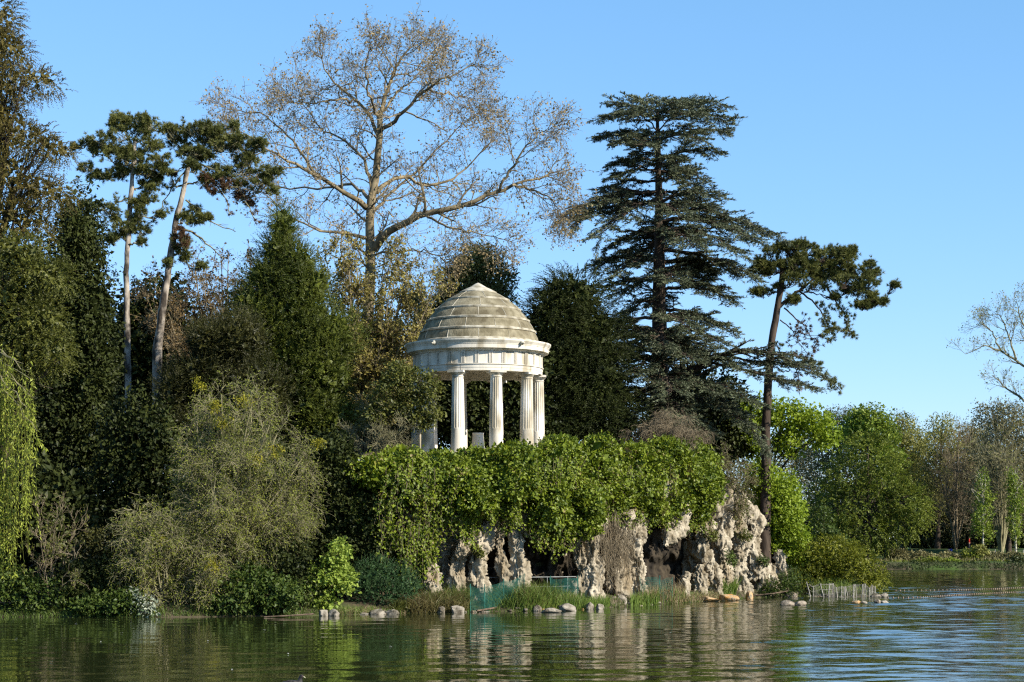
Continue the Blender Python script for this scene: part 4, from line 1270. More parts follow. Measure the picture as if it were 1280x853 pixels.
# thin trees with young leaves round the plane tree
twiggy('young_leaf_tree', 'tree with sparse golden young leaves between the yew and the temple', 'tree', (455, 107), 107, [(432, 300, 18, 16), (478, 308, 24, 16), (512, 326, 22, 16), (545, 345, 16, 16), (405, 320, 14, 16), (440, 330, 22, 22), (470, 345, 30, 25), (500, 360, 30, 25), (450, 380, 30, 25), (480, 400, 35, 30), (455, 430, 30, 25), (500, 430, 30, 25), (525, 385, 20, 25), (440, 460, 25, 25), (475, 465, 30, 20)], 81, r0=.22, wood_mat='planetwig', leafmat='golden', nleaf=3.4, leaf=(.15, .11), L=(1.3, .8, .45), up=.25, n1=8, n2=7, n3=5)
twiggy('brown_tree', 'brown twiggy tree behind the leaning pine and the pointed yew', 'tree', (290, 110), 110, [(318, 312, 22, 16), (285, 325, 22, 18), (250, 335, 18, 16), (205, 350, 18, 18), (185, 370, 14, 18), (290, 340, 25, 22), (255, 345, 22, 20), (300, 370, 25, 22), (265, 385, 25, 22), (230, 370, 22, 25), (325, 350, 15, 20), (220, 400, 22, 20)], 82, r0=.22, wood_mat='planetwig', leafmat='brownleaf', nleaf=2.2, leaf=(.14, .10), L=(1.4, .85, .5), up=.2, n1=10, n2=7, n3=5)

# the grey drooping tree on the left bank
root, a3 = twiggy('drooping_tree', 'grey-olive tree of fine drooping twigs leaning over the left bank', 'tree', (268, 86.5), 86.5,
                  [(275, 492, 25, 12), (240, 520, 25, 20), (310, 505, 30, 15), (350, 540, 30, 20), (385, 575, 22, 20), (260, 560, 35, 25), (310, 570, 40, 25), (350, 610, 35, 25), (245, 610, 25, 25), (295, 625, 35, 25), (375, 640, 20, 20), (270, 590, 30, 25), (330, 650, 30, 15)], 83, r0=.22, wood_mat='twig', leafmat='twigleaf', nleaf=4.2, leaf=(.085, .045), up=-.25, n1=10, n2=8, n3=6, L=(1.4, .85, .6), droop3=-.7, rmin=.0075, wob=.2, dy=1.8)
rng = np.random.default_rng(5)
for (px, py, rx, ry) in [(249, 480, 7, 6), (305, 502, 12, 8), (278, 528, 13, 6), (318, 575, 8, 8), (398, 553, 8, 6), (270, 508, 10, 7), (345, 565, 8, 8)]:
    c, r = ells_w([(px, py, rx, ry)], 85.0)
    p, o = shell_pts(rng, c, r * 1.25, 34, .9, .5)
    obj('yellow_foliage', clumps(rng, p, o, 7, .12, (.10, .055)), M['yellow'], root)
root, a3 = twiggy('drooping_shrub', 'low grey-olive drooping shrub at the water below the grey-olive tree', 'shrub', (205, 85), 85,
                  [(180, 640, 15, 12), (205, 660, 25, 15), (165, 675, 20, 20), (235, 690, 30, 20), (200, 710, 30, 20), (260, 715, 25, 20), (170, 725, 20, 20), (290, 740, 25, 12), (235, 740, 30, 14)], 84, r0=.12, wood_mat='twig', leafmat='twigleaf', nleaf=3.6, leaf=(.085, .045), up=-.3, n1=9, n2=7, n3=6, L=(1.0, .7, .5), droop3=-.6, rmin=.0085)
for (px, py, rx, ry) in [(200, 676, 8, 6), (265, 705, 8, 9)]:
    c, r = ells_w([(px, py, rx, ry)], 84.0)
    p, o = shell_pts(rng, c, r * 1.25, 34, .9, .5)
    obj('yellow_foliage', clumps(rng, p, o, 7, .12, (.10, .055)), M['yellow'], root)
twiggy('bare_shrub', 'thin many-stemmed shrub with tiny leaves beside the weeping willow', 'shrub', (62, 84.5), 84.5, [(45, 640, 12, 15), (75, 625, 12, 15), (95, 650, 14, 15), (60, 660, 15, 20), (40, 690, 14, 15), (85, 690, 16, 15)], 85, r0=.05, wood_mat='browntwig', leafmat='shrub', nleaf=2.0, leaf=(.11, .07), up=.3, n1=4, n2=4, n3=3, L=(.9, .5, .3), spread=30, stems=True)
twiggy('bare_shrub', 'grey bare twiggy shrub beside the left columns of the temple', 'shrub', (478, 95), 94.5, [(440, 545, 12, 10), (460, 520, 14, 12), (485, 515, 15, 12), (510, 530, 15, 12), (475, 545, 20, 12), (505, 555, 15, 8)], 86, r0=.06, wood_mat='twig', leafmat='shrub', nleaf=.15, up=.25, n1=7, n2=6, n3=4, L=(.8, .5, .3), stems=True)
twiggy('weeping_mound', 'domed grey-brown leafless weeping shrub above the ivy below the cedar', 'shrub', (836, 109.5), 109.5, [(815, 528, 12, 5), (836, 519, 14, 5), (855, 526, 10, 5), (836, 535, 20, 6), (802, 538, 8, 5), (868, 538, 6, 5)], 87, r0=.1, wood_mat='browntwig', up=-1.0, n1=13, n2=9, n3=9, L=(1.0, .7, .5), droop3=-1.4, rmin=.009, wob=.15)
twiggy('brown_climber', 'brownish twiggy climber spilling over the rock right of the ivy', 'climber', (905, 116), 111, [(905, 570, 12, 12), (925, 580, 14, 14), (910, 592, 14, 10), (935, 596, 10, 10), (918, 604, 12, 8), (890, 585, 8, 10)], 88, r0=.06, wood_mat='browntwig', leafmat='shrub', nleaf=1.6, leaf=(.11, .08), up=-.2, n1=8, n2=7, n3=5, L=(.7, .45, .35), droop3=-.4, dy=.9)

leafy('small_tree', 'small sunlit broad-leaved tree hiding the left columns of the temple', 'tree', [(520, 478, 26, 20), (497, 468, 20, 16), (485, 495, 24, 20), (512, 505, 28, 18), (538, 515, 17, 12), (470, 520, 16, 14), (525, 528, 18, 8), (538, 488, 12, 10)], 95, 'shrub', 620, leaf=(.16, .10), nl=10, cr=.26, inner=350, isz=.2, depth=.9, base=(505, 95.5), r0=.09, seed=90, rough=.45)

# ---- bank on the left
leafy('maple_sapling', 'bright yellow-green maple sapling at the water left of the ivy', 'shrub', [(424, 690, 10, 16), (412, 715, 22, 18), (395, 730, 18, 18), (430, 725, 16, 18), (405, 750, 20, 14)], 86.6, 'maple', 340, leaf=(.15, .14), nl=8, cr=.22, inner=120, isz=.2, depth=.8, base=(410, 86.8), r0=.05, seed=91, rough=.45, woodmat='browntwig', bark='browntwig')
leafy('bushy_conifer', 'low feathery blue-green bush between the maple sapling and the rocks', 'shrub', [(470, 715, 28, 18), (455, 735, 28, 20), (495, 725, 26, 20), (480, 742, 38, 14), (512, 735, 14, 15)], 88.6, 'bluegreen', 900, style='spray', spray=(.4, 12, .11, .03), droop=.1, upw=.6, outw=.6, inner=700, isz=.22, depth=1.0, base=(480, 89), r0=.05, seed=92, trunk=False)
bank = [([(20, 735, 40, 30), (60, 745, 40, 25), (-15, 720, 35, 45)], 84.6, 'bushgreen', 'dark green leafy bush at the water below the willow'),
        ([(115, 740, 40, 28), (140, 720, 30, 30), (95, 720, 25, 25)], 84.8, 'dark', 'dark shaded bush at the water left of the low drooping shrub'),
        ([(135, 755, 30, 14), (112, 757, 25, 12), (160, 752, 20, 14)], 84.0, 'bushgreen', 'low green bush spreading over the water left of the white-leaved one'),
        ([(310, 735, 35, 28), (345, 745, 40, 25), (285, 755, 35, 15)], 84.8, 'bushgreen', 'dull green bush at the water below the grey-olive tree'),
        ([(360, 700, 35, 35), (330, 700, 35, 35), (375, 740, 30, 26)], 86.5, 'dark', 'dark shaded bush left of the maple sapling'),
        ([(150, 690, 25, 30), (125, 690, 25, 30)], 86, 'brownyew', 'brownish bush left of the low drooping shrub')]
for k, (e, Y, mt, lb) in enumerate(bank):
    leafy('bank_bush', lb, 'bush', e, Y, mt, 520, leaf=(.15, .10), nl=9, cr=.25, inner=900, isz=.3, depth=1.0, r0=.04, seed=95 + k, trunk=False)
leafy('variegated_bush', 'small bush with white-edged leaves at the waterline', 'bush', [(176, 755, 14, 14), (168, 745, 8, 8), (186, 762, 10, 8)], 83.7, 'white', 60, leaf=(.15, .08), nl=8, cr=.2, inner=60, isz=.2, depth=.5, seed=102, trunk=False)


def willow(seed=110):
    rng = np.random.default_rng(seed)
    Y = 82.5
    b = P(-70, 700, 85.5)
    b[2] = float(ground_z(b[0], b[1]))
    root = thing('weeping_willow', 'weeping willow with long bright yellow-green strands at the left edge', 'tree', b)
    top = P(-60, 420, 85)
    tp = path([b - [0, 0, .2], (b + top) / 2 + [.2, 0, 0], top], 16, .03, rng)
    obj('trunk', tubes(tp[None], np.linspace(.38, .16, 16)[None], 10), M['bark'], root, smooth=True)
    lw, lr = [], []
    for i in range(20):
        s = tp[rng.integers(8, 16)]
        e = P(rng.uniform(-130, 44), rng.uniform(430, 520), Y + rng.uniform(-1.5, 3.5))
        m_ = (s + e) / 2 + [0, 0, 1.3]
        lw.append(path([s, m_, e], 12, .05, rng))
        lr.append(np.linspace(.07, .015, 12))
    for ex, ey in ((46, 500), (38, 475), (28, 455), (14, 448), (6, 450), (49, 540)):
        e = P(ex, ey, Y + rng.uniform(-.8, .8))
        lw.append(path([tp[13], (tp[13] + e) / 2 + [0, 0, .9], e], 12, .05, rng))
        lr.append(np.linspace(.05, .012, 12))
    lw, lr = np.array(lw), np.array(lr)
    g = tubes(lw, lr, 5)
    obj('branches', g, M['twig'], root)
    N = 280
    i = rng.integers(0, len(lw), N)
    j = rng.integers(5, 12, N)
    a = lw[i, j] + rng.normal(0, .12, (N, 3))
    px = a[:, 0] / a[:, 1] * F + CX
    zmin = np.interp(px, [-120, 0, 20, 35, 50], [.5, .6, 1.0, 2.6, 4.5]) + rng.exponential(1.5, N)
    L_ = np.clip(a[:, 2] - zmin, .5, 8)
    t_ = np.linspace(0, 1, 10)
    sw = rng.normal(0, .25, (N, 1, 2))
    st = np.repeat(a[:, None], 10, 1)
    st[:, :, 2] -= L_[:, None] * t_
    st[:, :, :2] += sw * (t_ ** 1.4)[None, :, None] + rng.normal(0, .03, (N, 10, 2))
    obj('strands', tubes(st, np.full((N, 10), .007), 3), M['twigleaf'] if False else M['shrub'], root)
    n = 52
    k = rng.random((N, n)) * 8.99
    ii = k.astype(int)
    f = (k - ii)[..., None]
    p = np.take_along_axis(st, ii[..., None], 1) * (1 - f) + np.take_along_axis(st, ii[..., None] + 1, 1) * f
    p = p.reshape(-1, 3)
    ax = rng.normal(0, .5, p.shape) + [0, 0, -1]
    s = rng.uniform(.6, 1.3, len(p))
    obj('leaves', leaf_quads(p, ax, rng.normal(0, 1, p.shape), .17 * s, .05 * s), M['willow'], root)


willow()

# ---- right end of the island
leafy('maple_tree', 'bright spring-green maple with layered leaves behind the leaning pine', 'tree', [(930, 525, 20, 22), (955, 515, 22, 16), (990, 520, 25, 18), (1018, 530, 24, 16), (1030, 545, 14, 16), (985, 550, 18, 20), (940, 550, 20, 20), (915, 530, 12, 16)], 124, 'bright', 850, leaf=(.2, .17), nl=11, cr=.4, inner=300, isz=.3, depth=2.0, base=(968, 124), r0=.2, seed=120, rough=.45)
leafy('chestnut_tree', 'bright green rounded leafy tree right of the leaning pine trunk', 'tree', [(978, 612, 24, 22), (985, 640, 22, 28), (968, 640, 24, 35), (975, 672, 28, 22), (950, 600, 20, 25), (1000, 672, 10, 15)], 119, 'bright', 850, leaf=(.18, .14), nl=12, cr=.34, inner=900, isz=.4, depth=1.4, base=(970, 120), r0=.16, seed=121, rough=.35)
leafy('bank_bush', 'yellow-green spreading bush at the tip of the island behind the stake fence', 'bush', [(1045, 690, 30, 18), (1020, 700, 28, 20), (1070, 705, 26, 18), (1040, 715, 38, 18), (1085, 718, 20, 13), (1010, 720, 20, 15), (1095, 725, 13, 8)], 118.5, 'tipbush', 1300, style='spray', spray=(.5, 11, .15, .09), droop=.35, inner=1300, isz=.35, depth=1.6, base=(1045, 119), r0=.06, seed=122, trunk=False, rough=.4)
leafy('bank_bush', 'upright light green shrub rising behind the yellow-green bush', 'bush', [(1030, 655, 8, 22), (1022, 675, 12, 16), (1042, 672, 12, 14), (1010, 690, 14, 14), (1055, 678, 10, 10)], 121, 'bushgreen', 300, leaf=(.18, .11), nl=8, cr=.26, inner=200, isz=.25, depth=.9, base=(1030, 121), r0=.05, seed=123, rough=.5, woodmat='browntwig')
leafy('bank_bush', 'low dull green bush at the foot of the rock stump', 'bush', [(975, 735, 22, 14), (992, 728, 18, 14), (960, 738, 14, 9)], 115.2, 'bushgreen', 420, style='spray', spray=(.35, 11, .10, .04), droop=.1, upw=.5, inner=350, isz=.25, depth=.9, seed=124, trunk=False)
leafy('bank_bush', 'bright leafy sprays behind the rock stump below the chestnut', 'bush', [(1000, 700, 12, 18), (990, 690, 12, 20)], 118.5, 'bright', 160, leaf=(.18, .13), nl=7, cr=.25, inner=160, isz=.25, depth=.7, seed=125, trunk=False)

for k, (px, py, rx, ry, lb) in enumerate([(889, 668, 9, 6, 'small green plant rooted high on the rock right of the right cave'), (912, 698, 7, 12, 'green plant in the cleft between the right rock pillars'), (930, 668, 9, 5, 'small plant on the ledge near the top of the right rock'), (952, 700, 8, 5, 'small plant at the foot of the leaning pine on the rock'), (598, 690, 5, 4, 'tiny plant growing on the leftmost tall rock pillar')]):
    leafy('rock_plant', lb, 'plant', [(px, py, rx, ry), (px + 3, py + 3, rx * .6, ry)], 0, 'bushgreen' if k % 2 else 'shrub', 46, leaf=(.12, .08), nl=8, cr=.15, inner=30, isz=.12, depth=.35, shore=.45 if k < 4 else .9, seed=130 + k, trunk=False, rough=.5)

# ------------------------------------------------------------------ the far shore
FG = 'trees on the far shore'
far = [
    ('layered_tree', 'wide green tree with layered branches on the far shore, right behind the island tip', [(1085, 570, 34, 26), (1060, 595, 38, 28), (1105, 600, 36, 28), (1130, 625, 28, 25), (1075, 630, 50, 30), (1125, 655, 34, 16), (1040, 630, 30, 40), (1090, 665, 45, 22), (1145, 640, 18, 14), (1040, 670, 35, 25)], 256, 'fargreen', 2600, (1085, 256), 'spray'),
    ('brown_far_tree', 'brown twiggy round tree crown behind the bright maple', [(1050, 535, 30, 25), (1035, 560, 28, 30), (1065, 560, 26, 30), (1020, 590, 25, 35), (1050, 600, 30, 30)], 275, 'farbrown', 1500, (1045, 275), 'leaf'),
    ('bright_far_tree', 'bright green rounded tree crown behind the layered tree', [(1085, 525, 25, 18), (1105, 545, 20, 22), (1070, 540, 22, 25), (1100, 575, 25, 30)], 270, 'farbright', 1200, (1090, 270), 'leaf'),
    ('pale_far_tree', 'thin pale olive tree right of the bright green crown', [(1128, 535, 16, 20), (1120, 560, 18, 25), (1142, 562, 18, 25), (1130, 600, 22, 30)], 278, 'farolive', 1000, (1130, 278), 'leaf'),
    ('yellow_far_tree', 'yellowish-olive tree between the pale olive tree and the brown woods', [(1178, 535, 16, 14), (1165, 555, 18, 22), (1188, 560, 18, 22), (1172, 590, 24, 28), (1160, 625, 22, 30)], 282, 'farolive', 1000, (1172, 282), 'leaf'),
    ('brown_far_tree', 'dense grey-brown tree behind the first young poplar', [(1215, 545, 20, 20), (1200, 575, 24, 26), (1225, 585, 26, 30), (1205, 620, 28, 30), (1195, 650, 30, 25), (1230, 640, 25, 30)], 285, 'farbrown', 1900, (1210, 285), 'leaf'),
    ('brown_far_tree', 'tall light brown tree at the right edge with tan twigs', [(1240, 520, 22, 16), (1262, 525, 25, 20), (1280, 535, 25, 25), (1250, 560, 28, 30), (1280, 580, 30, 35), (1255, 610, 28, 30), (1290, 630, 28, 40), (1262, 640, 25, 25)], 268, 'farbrown', 2100, (1262, 268), 'leaf'),
    ('dark_far_tree', 'dark shaded evergreen at the foot of the yellowish-olive tree', [(1170, 660, 30, 25), (1145, 668, 28, 18), (1195, 672, 25, 15)], 288, 'fardark', 900, (1170, 288), 'leaf'),
    ('dark_far_tree', 'dark shaded evergreen behind the second young poplar', [(1250, 668, 30, 20), (1285, 665, 30, 25), (1225, 668, 20, 12)], 290, 'fardark', 900, (1258, 290), 'leaf'),
    ('dark_far_tree', 'dark shaded evergreen low behind the yellow-green island bush', [(1050, 670, 40, 20), (1010, 660, 35, 30), (1090, 680, 30, 10)], 268, 'fardark', 900, (1040, 268), 'leaf'),
    ('dark_far_tree', 'dark evergreen farthest back behind the pale olive tree', [(1140, 610, 45, 60), (1100, 620, 40, 50)], 300, 'fardark', 1200, (1130, 300), 'leaf'),
    ('dark_far_tree', 'dark evergreen farthest back behind the brown woods', [(1230, 610, 50, 65), (1290, 615, 40, 70), (1190, 630, 35, 45)], 302, 'fardark', 1500, (1240, 302), 'leaf'),
    ('dark_far_tree', 'dark evergreen farthest back behind the bright green maple', [(985, 660, 45, 40), (1040, 650, 45, 45), (1075, 640, 40, 50), (930, 650, 50, 45)], 305, 'fardark', 1500, (1010, 305), 'leaf'),
    ('green_far_tree', 'leafy tree beyond the right edge of the picture', [(1340, 590, 40, 60), (1390, 600, 45, 60), (1360, 650, 60, 40)], 275, 'fargreen', 900, (1365, 275), 'leaf'),
    ('brown_far_tree', 'brown twiggy tree left of the brown crown behind the maple', [(1000, 560, 25, 30), (975, 580, 30, 40), (1005, 610, 30, 40), (940, 600, 40, 60)], 290, 'farbrown', 1300, (985, 290), 'leaf'),
]
for k, (nm, lb, e, Y, mt, n, base, stl) in enumerate(far):
    sp = dict(leaf=(.42, .3), nl=8, cr=.75) if stl == 'leaf' else dict(style='spray', spray=(1.3, 12, .42, .2), droop=.25, outw=1.0, upw=0.0)
    if mt in ('farbrown', 'farolive'):
        sp = dict(leaf=(.34, .16), nl=9, cr=.85)
    leafy(nm, lb, 'tree', e, Y, mt, n, inner=2600 if mt == 'fardark' else 700, isz=1.1 if mt == 'fardark' else .6, depth=3.5, base=base, r0=.35, seed=200 + k, group=FG, rough=.5, fs=.3, **sp)


twiggy('tan_far_tree', 'bare tan-twigged tree behind the two young poplars', 'tree', (1252, 263), 263, [(1235, 545, 20, 15), (1262, 540, 22, 15), (1285, 560, 18, 20), (1225, 575, 18, 20), (1250, 580, 25, 25), (1275, 600, 20, 25), (1240, 620, 20, 20)], 233, r0=.35, wood_mat='twig', leafmat='farolive', nleaf=.6, leaf=(.26, .16), up=.35, n1=8, n2=6, n3=5, L=(4.2, 2.4, 1.4), rmin=.02, dy=4)
twiggy('brown_far_tree', 'leafless brown tree rising between the yellowish-olive tree and the grey-brown one', 'tree', (1195, 276), 276, [(1190, 560, 15, 15), (1205, 545, 15, 12), (1180, 590, 15, 15), (1212, 590, 15, 18), (1195, 620, 18, 18)], 234, r0=.3, wood_mat='browntwig', up=.35, n1=8, n2=6, n3=5, L=(3.6, 2.2, 1.3), rmin=.014, dy=3)


def far_bare(seed=230):
    rng = np.random.default_rng(seed)
    Y = 262
    b = P(1318, 700, Y)
    b[2] = float(ground_z(b[0], b[1]))
    root = thing('bare_far_tree', 'tall bare tree with fine grey twigs above the right edge of the far woods', 'tree', b, FG)
    L = [([(1318, 690), (1316, 560), (1310, 470), (1312, 380)], .6, .15), ([(1311, 500), (1292, 466), (1270, 449), (1251, 438), (1229, 433), (1207, 443)], .26, .04), ([(1314, 540), (1285, 505), (1257, 484), (1240, 470)], .24, .04), ([(1251, 438), (1240, 415), (1222, 400)], .12, .03), ([(1270, 449), (1262, 420), (1250, 395), (1246, 385)], .15, .03), ([(1310, 470), (1290, 430), (1275, 395), (1270, 375)], .22, .04), ([(1312, 420), (1295, 390), (1285, 360)], .15, .03)]
    w = np.array([path([P(x, y, Y + rng.normal(0, 1)) for x, y in a], 14, .08, rng) for a, _, _ in L])
    r = np.array([np.linspace(a, c, 14) for _, a, c in L])
    obj('trunk', tubes(w[:1], r[:1], 10), M['twig'], root, smooth=True)
    g = tubes(w[1:], r[1:], 6)
    a1, b1 = grow(rng, w[1:], r[1:], 9, (2, 4.5), 45, t0=.3, up=.4, K=6, rmin=.03)
    a2, b2 = grow(rng, a1, b1, 6, (1, 2.4), 42, up=.35, K=5, rmin=.02)
    a3, b3 = grow(rng, a2, b2, 5, (.6, 1.4), 40, up=.3, K=4, rmin=.014)
    tubes(a1, b1, 4, g)
    tubes(a2, b2, 3, g)
    tubes(a3, b3, 3, g)
    obj('branches', g, M['twig'], root)
    p = a3[rng.random(len(a3)) < .5, -1]
    obj('leaves', leaf_quads(p, rng.normal(0, 1, p.shape), rng.normal(0, 1, p.shape), np.full(len(p), .3), np.full(len(p), .16)), M['farolive'], root)


far_bare()


def poplar(px, py0, py1, w, label, seed):
    rng = np.random.default_rng(seed)
    Y = 258
    k = Y / F
    b = P(px, 690, Y)
    b[2] = float(ground_z(b[0], b[1]))
    root = thing('young_poplar', label, 'tree', b, 'young poplars on the far bank')
    top = P(px - 1, py0, Y)
    tp = path([b - [0, 0, .2], (b + top) / 2 + rng.normal(0, .06, 3), top], 14, .02, rng)
    g = tubes(tp[None], np.linspace(.17, .03, 14)[None], 8)
    obj('trunk', g, M['palebark'], root, smooth=True)
    h = (py1 - py0)
    c, r = ells_w([(px + rng.normal(0, w * .3), py0 + h * f, w * s, h * .2) for f, s in ((.12, .5), (.3, .75), (.45, 1), (.6, 1), (.75, .9), (.88, .6))], Y)
    p, o = shell_pts(rng, c, r, 420, .8, .5, .6)
    obj('crown', clumps(rng, p, o, 7, .42, (.26, .19)), M['farolive' if False else 'farbright'], root)
    lb = np.array([path([tp[j], tp[j] + [rng.normal(0, .5), rng.normal(0, .4), 1.2], tp[j] + [rng.normal(0, .8), rng.normal(0, .5), 2.4]], 5) for j in rng.integers(4, 12, 24)])
    obj('branches', tubes(lb, np.repeat(np.linspace(.05, .015, 5)[None], 24, 0), 4), M['palebark'], root)


poplar(1229, 592, 676, 12, 'young poplar with a pale forked trunk, nearer the red figure', 240)
poplar(1270, 588, 672, 9, 'slim young poplar close to the right edge of the far bank', 241)
fb = [((1150, 697, 18, 7), 'farbrown', 'low brown bush on the far bank below the layered tree'), ((1185, 698, 16, 7), 'farbrown', 'low brown bush on the far bank below the blue bundle'), ((1212, 696, 14, 9), 'fargreen', 'low green bush on the far bank in front of the red figure'), ((1240, 698, 18, 7), 'farbrown', 'low brown bush on the far bank under the forked poplar'), ((1265, 697, 16, 8), 'farbrown', 'low brown bush on the far bank under the slim poplar'), ((1190, 705, 7, 5), 'farbright', 'small bright green plant at the far waterline'), ((1275, 704, 14, 9), 'fardark', 'dark bush at the far waterline by the right edge'), ((1120, 694, 12, 8), 'farbrown', 'low brown bush at the left end of the far bank'), ((1165, 703, 20, 4), 'fargreen', 'low green plants along the far waterline below the layered tree'), ((1225, 690, 7, 8), 'farolive', 'small olive bush left of the forked poplar trunk')]
for k, (e, mt, lb) in enumerate(fb):
    leafy('far_bush', lb, 'bush', [e, (e[0] + e[2] * .5, e[1] + 1, e[2] * .6, e[3] * .7)], 253.5 if e[1] > 700 else 257, mt, 170, leaf=(.3, .2), nl=8, cr=.4, inner=80, isz=.4, depth=1.2, seed=250 + k, trunk=False, group='bushes on the far bank')

# ------------------------------------------------------------------ stones, grasses, fences and small things


def boulder_geo(c, R, seed, flat=1.0):
    bm = bmesh.new()
    bmesh.ops.create_icosphere(bm, subdivisions=4, radius=1.0)
    V = np.array([v.co[:] for v in bm.verts])
    T = np.array([[v.index for v in f.verts] for f in bm.faces])
    bm.free()
    n = V.copy()
    o_ = seed * 3.17
    d = 0.75 * (fbm(n * 1.3 + o_, 3) - 0.5) + 0.30 * (np.abs(fbm(n * 2.9 + o_, 3) - 0.5) * 2 - 0.3) + 0.16 * (fbm(n * 6 + o_, 3) - 0.5)
    # a few cleaved faces
    rr = np.random.default_rng(int(seed * 10) + 3)
    V = n * (1 + d)[:, None]
    for _ in range(9):
        q = nrm(rr.normal(0, 1, 3))
        s = V @ q
        lim = rr.uniform(.5, .8)
        V = V - np.maximum(s - lim, 0)[:, None] * q * .85
    return Geo().add(V * np.array(R) + np.array(c), T)


stones = [
    (404, 770, 15, 12, 'boulder', 'pale upright stone at the water under the maple sapling'),
    (419, 770, 16, 11, 'boulder', 'squarish pale stone leaning on the upright stone under the maple sapling'),
    (470, 768, 26, 9, 'boulder', 'flat pale stone at the waterline under the blue-green bush'),
    (490, 768, 20, 8, 'boulder', 'low rough stone at the waterline just left of the brown sedge'),
    (522, 766, 14, 10, 'lichen', 'tan stone in the sedge hummock'),
    (552, 766, 14, 11, 'boulder', 'pale angular stone under the sedge hummock'),
    (572, 766, 18, 13, 'boulder', 'pale wedge stone at the right end of the sedge hummock'),
    (688, 766, 30, 9, 'boulder', 'long low grey stone at the waterline below the tall grass clump'),
    (672, 764, 12, 11, 'darkboulder', 'dark stone at the foot of the tall grass clump'),
    (712, 764, 26, 13, 'boulder', 'rounded grey boulder at the waterline right of the tall grass clump'),
    (737, 762, 13, 16, 'boulder', 'pale two-humped stone at the waterline below the second cave pillar'),
    (749, 762, 12, 13, 'boulder', 'smaller pale stone right beside the two-humped stone'),
    (776, 758, 22, 20, 'boulder', 'pointed grey boulder at the waterline below the dry climber'),
    (785, 744, 20, 9, 'boulder', 'flat slab lying behind the pointed boulder'),
    (858, 751, 16, 6, 'darkboulder', 'low dark stone under the dry tan grass'),
    (886, 752, 28, 10, 'lichen', 'orange lichen-covered rock at the foot of the right pillars'),
    (908, 751, 28, 12, 'lichen', 'bigger orange and pale rock beside the lichen rock'),
    (936, 750, 11, 16, 'lichen', 'small upright tan rock left of the dark hollow'),
    (955, 742, 30, 14, 'darkboulder', 'dark brown rock in the hollow below the rock stump'),
    (985, 757, 20, 11, 'darkboulder', 'dark wet rock at the front of the rock pile in the water'),
    (1000, 757, 18, 9, 'darkboulder', 'brown rock at the right of the rock pile in the water'),
    (988, 747, 20, 13, 'darkboulder', 'dark rock on top of the rock pile in the water'),
    (1002, 745, 18, 12, 'boulder', 'pale rock behind the rock pile in the water'),
    (1012, 742, 14, 12, 'boulder', 'pale block at the left end of the stake fence'),
    (1050, 744, 14, 12, 'boulder', 'pale stone behind the middle of the stake fence'),
    (1070, 754, 14, 5, 'lichen', 'low tan stone in the water in front of the stake fence'),
    (1080, 754, 10, 4, 'boulder', 'smallest low stone in the water in front of the stake fence'),
    (1094, 747, 15, 9, 'boulder', 'pale rounded stone at the very tip of the island'),
    (1104, 747, 14, 8, 'boulder', 'whitish stone touching the pale rounded stone at the island tip'),
    (1098, 754, 10, 7, 'darkboulder', 'dark stone in the water off the island tip'),
    (1106, 754, 12, 6, 'boulder', 'light stone farthest right off the island tip'),
]
for i, (px, py, w, h, mt, lb) in enumerate(stones):
    Y = min(YW(py), 118)
    k = Y / F
    x = (px - CX) / F * Y
    zb = max(float(ground_z(x, Y)), -0.05) if py < 745 else -0.02
    hh = h * k
    o = obj('shore_boulder', boulder_geo((x, Y, zb + hh * .22), (w * k * .52, w * k * .5, hh * .6), i + 1.3), M[mt], smooth=True)
    recenter(o)
    tag(o, lb, 'boulder', 'boulders along the shore')

rng = np.random.default_rng(77)
small = [boulder_geo((0, 0, 0), (1, .9, .7), 60 + k) for k in range(5)]
protos = []
for k in range(5):
    o = obj('shore_stone', small[k], M[('boulder', 'darkboulder', 'boulder', 'lichen', 'darkboulder')[k]], smooth=True)
    protos.append(o)
n = 0
for i in range(90):
    px = rng.uniform(400, 1010) if i < 75 else rng.uniform(1015, 1100)
    Y = float(YS(px)) + rng.normal(.15, .35)
    x = (px - CX) / F * Y
    s = rng.uniform(.06, .19)
    o = protos[n] if n < 5 else protos[rng.integers(0, 5)].copy()
    if n >= 5:
        C.objects.link(o)
    o.location = (x, Y, max(float(ground_z(x, Y)), -.04) + s * .15)
    o.scale = (s * rng.uniform(.9, 1.6), s, s * rng.uniform(.6, 1))
    o.rotation_euler = (0, 0, rng.uniform(0, 6.28))
    tag(o, 'small rough stone lying along the waterline of the island', 'stone', 'small stones along the waterline')
    n += 1


def blades(rng, n, px, dpx, off, doff, h, w, lean=.25, g=None):
    x_ = px + rng.normal(0, dpx, n) if dpx > 0 else px + rng.uniform(dpx, -dpx, n)
    Y = np.interp(x_, _spx, _sY) + off + rng.uniform(-doff, doff, n)
    X = (x_ - CX) / F * Y
    Z = np.maximum(ground_z(X, Y), -.05) - .03
    p = np.stack([X, Y, Z], 1)
    hh = h * rng.uniform(.45, 1.15, n)
    d = nrm(np.stack([rng.normal(0, lean, n), rng.normal(0, lean, n), np.ones(n)], 1))
    g = g or Geo()
    s = nrm(np.cross(d, rng.normal(0, 1, (n, 3)))) * (w / 2)
    ben = rng.normal(0, lean * .7, (n, 3)) * np.array([1, 1, 0])
    m1 = p + d * (hh * .55)[:, None]
    tp = p + (d + ben - np.array([0, 0, .08])) * hh[:, None]
    V = np.stack([p - s, p + s, m1 + s * .8, m1 - s * .8, tp], 1)
    b = np.arange(n)[:, None] * 5
    g.add(V, b + np.array([[0, 1, 2, 3]]))
    g.add(np.zeros((0, 3)), b + np.array([[3, 2, 4]]) - g.n)
    return g


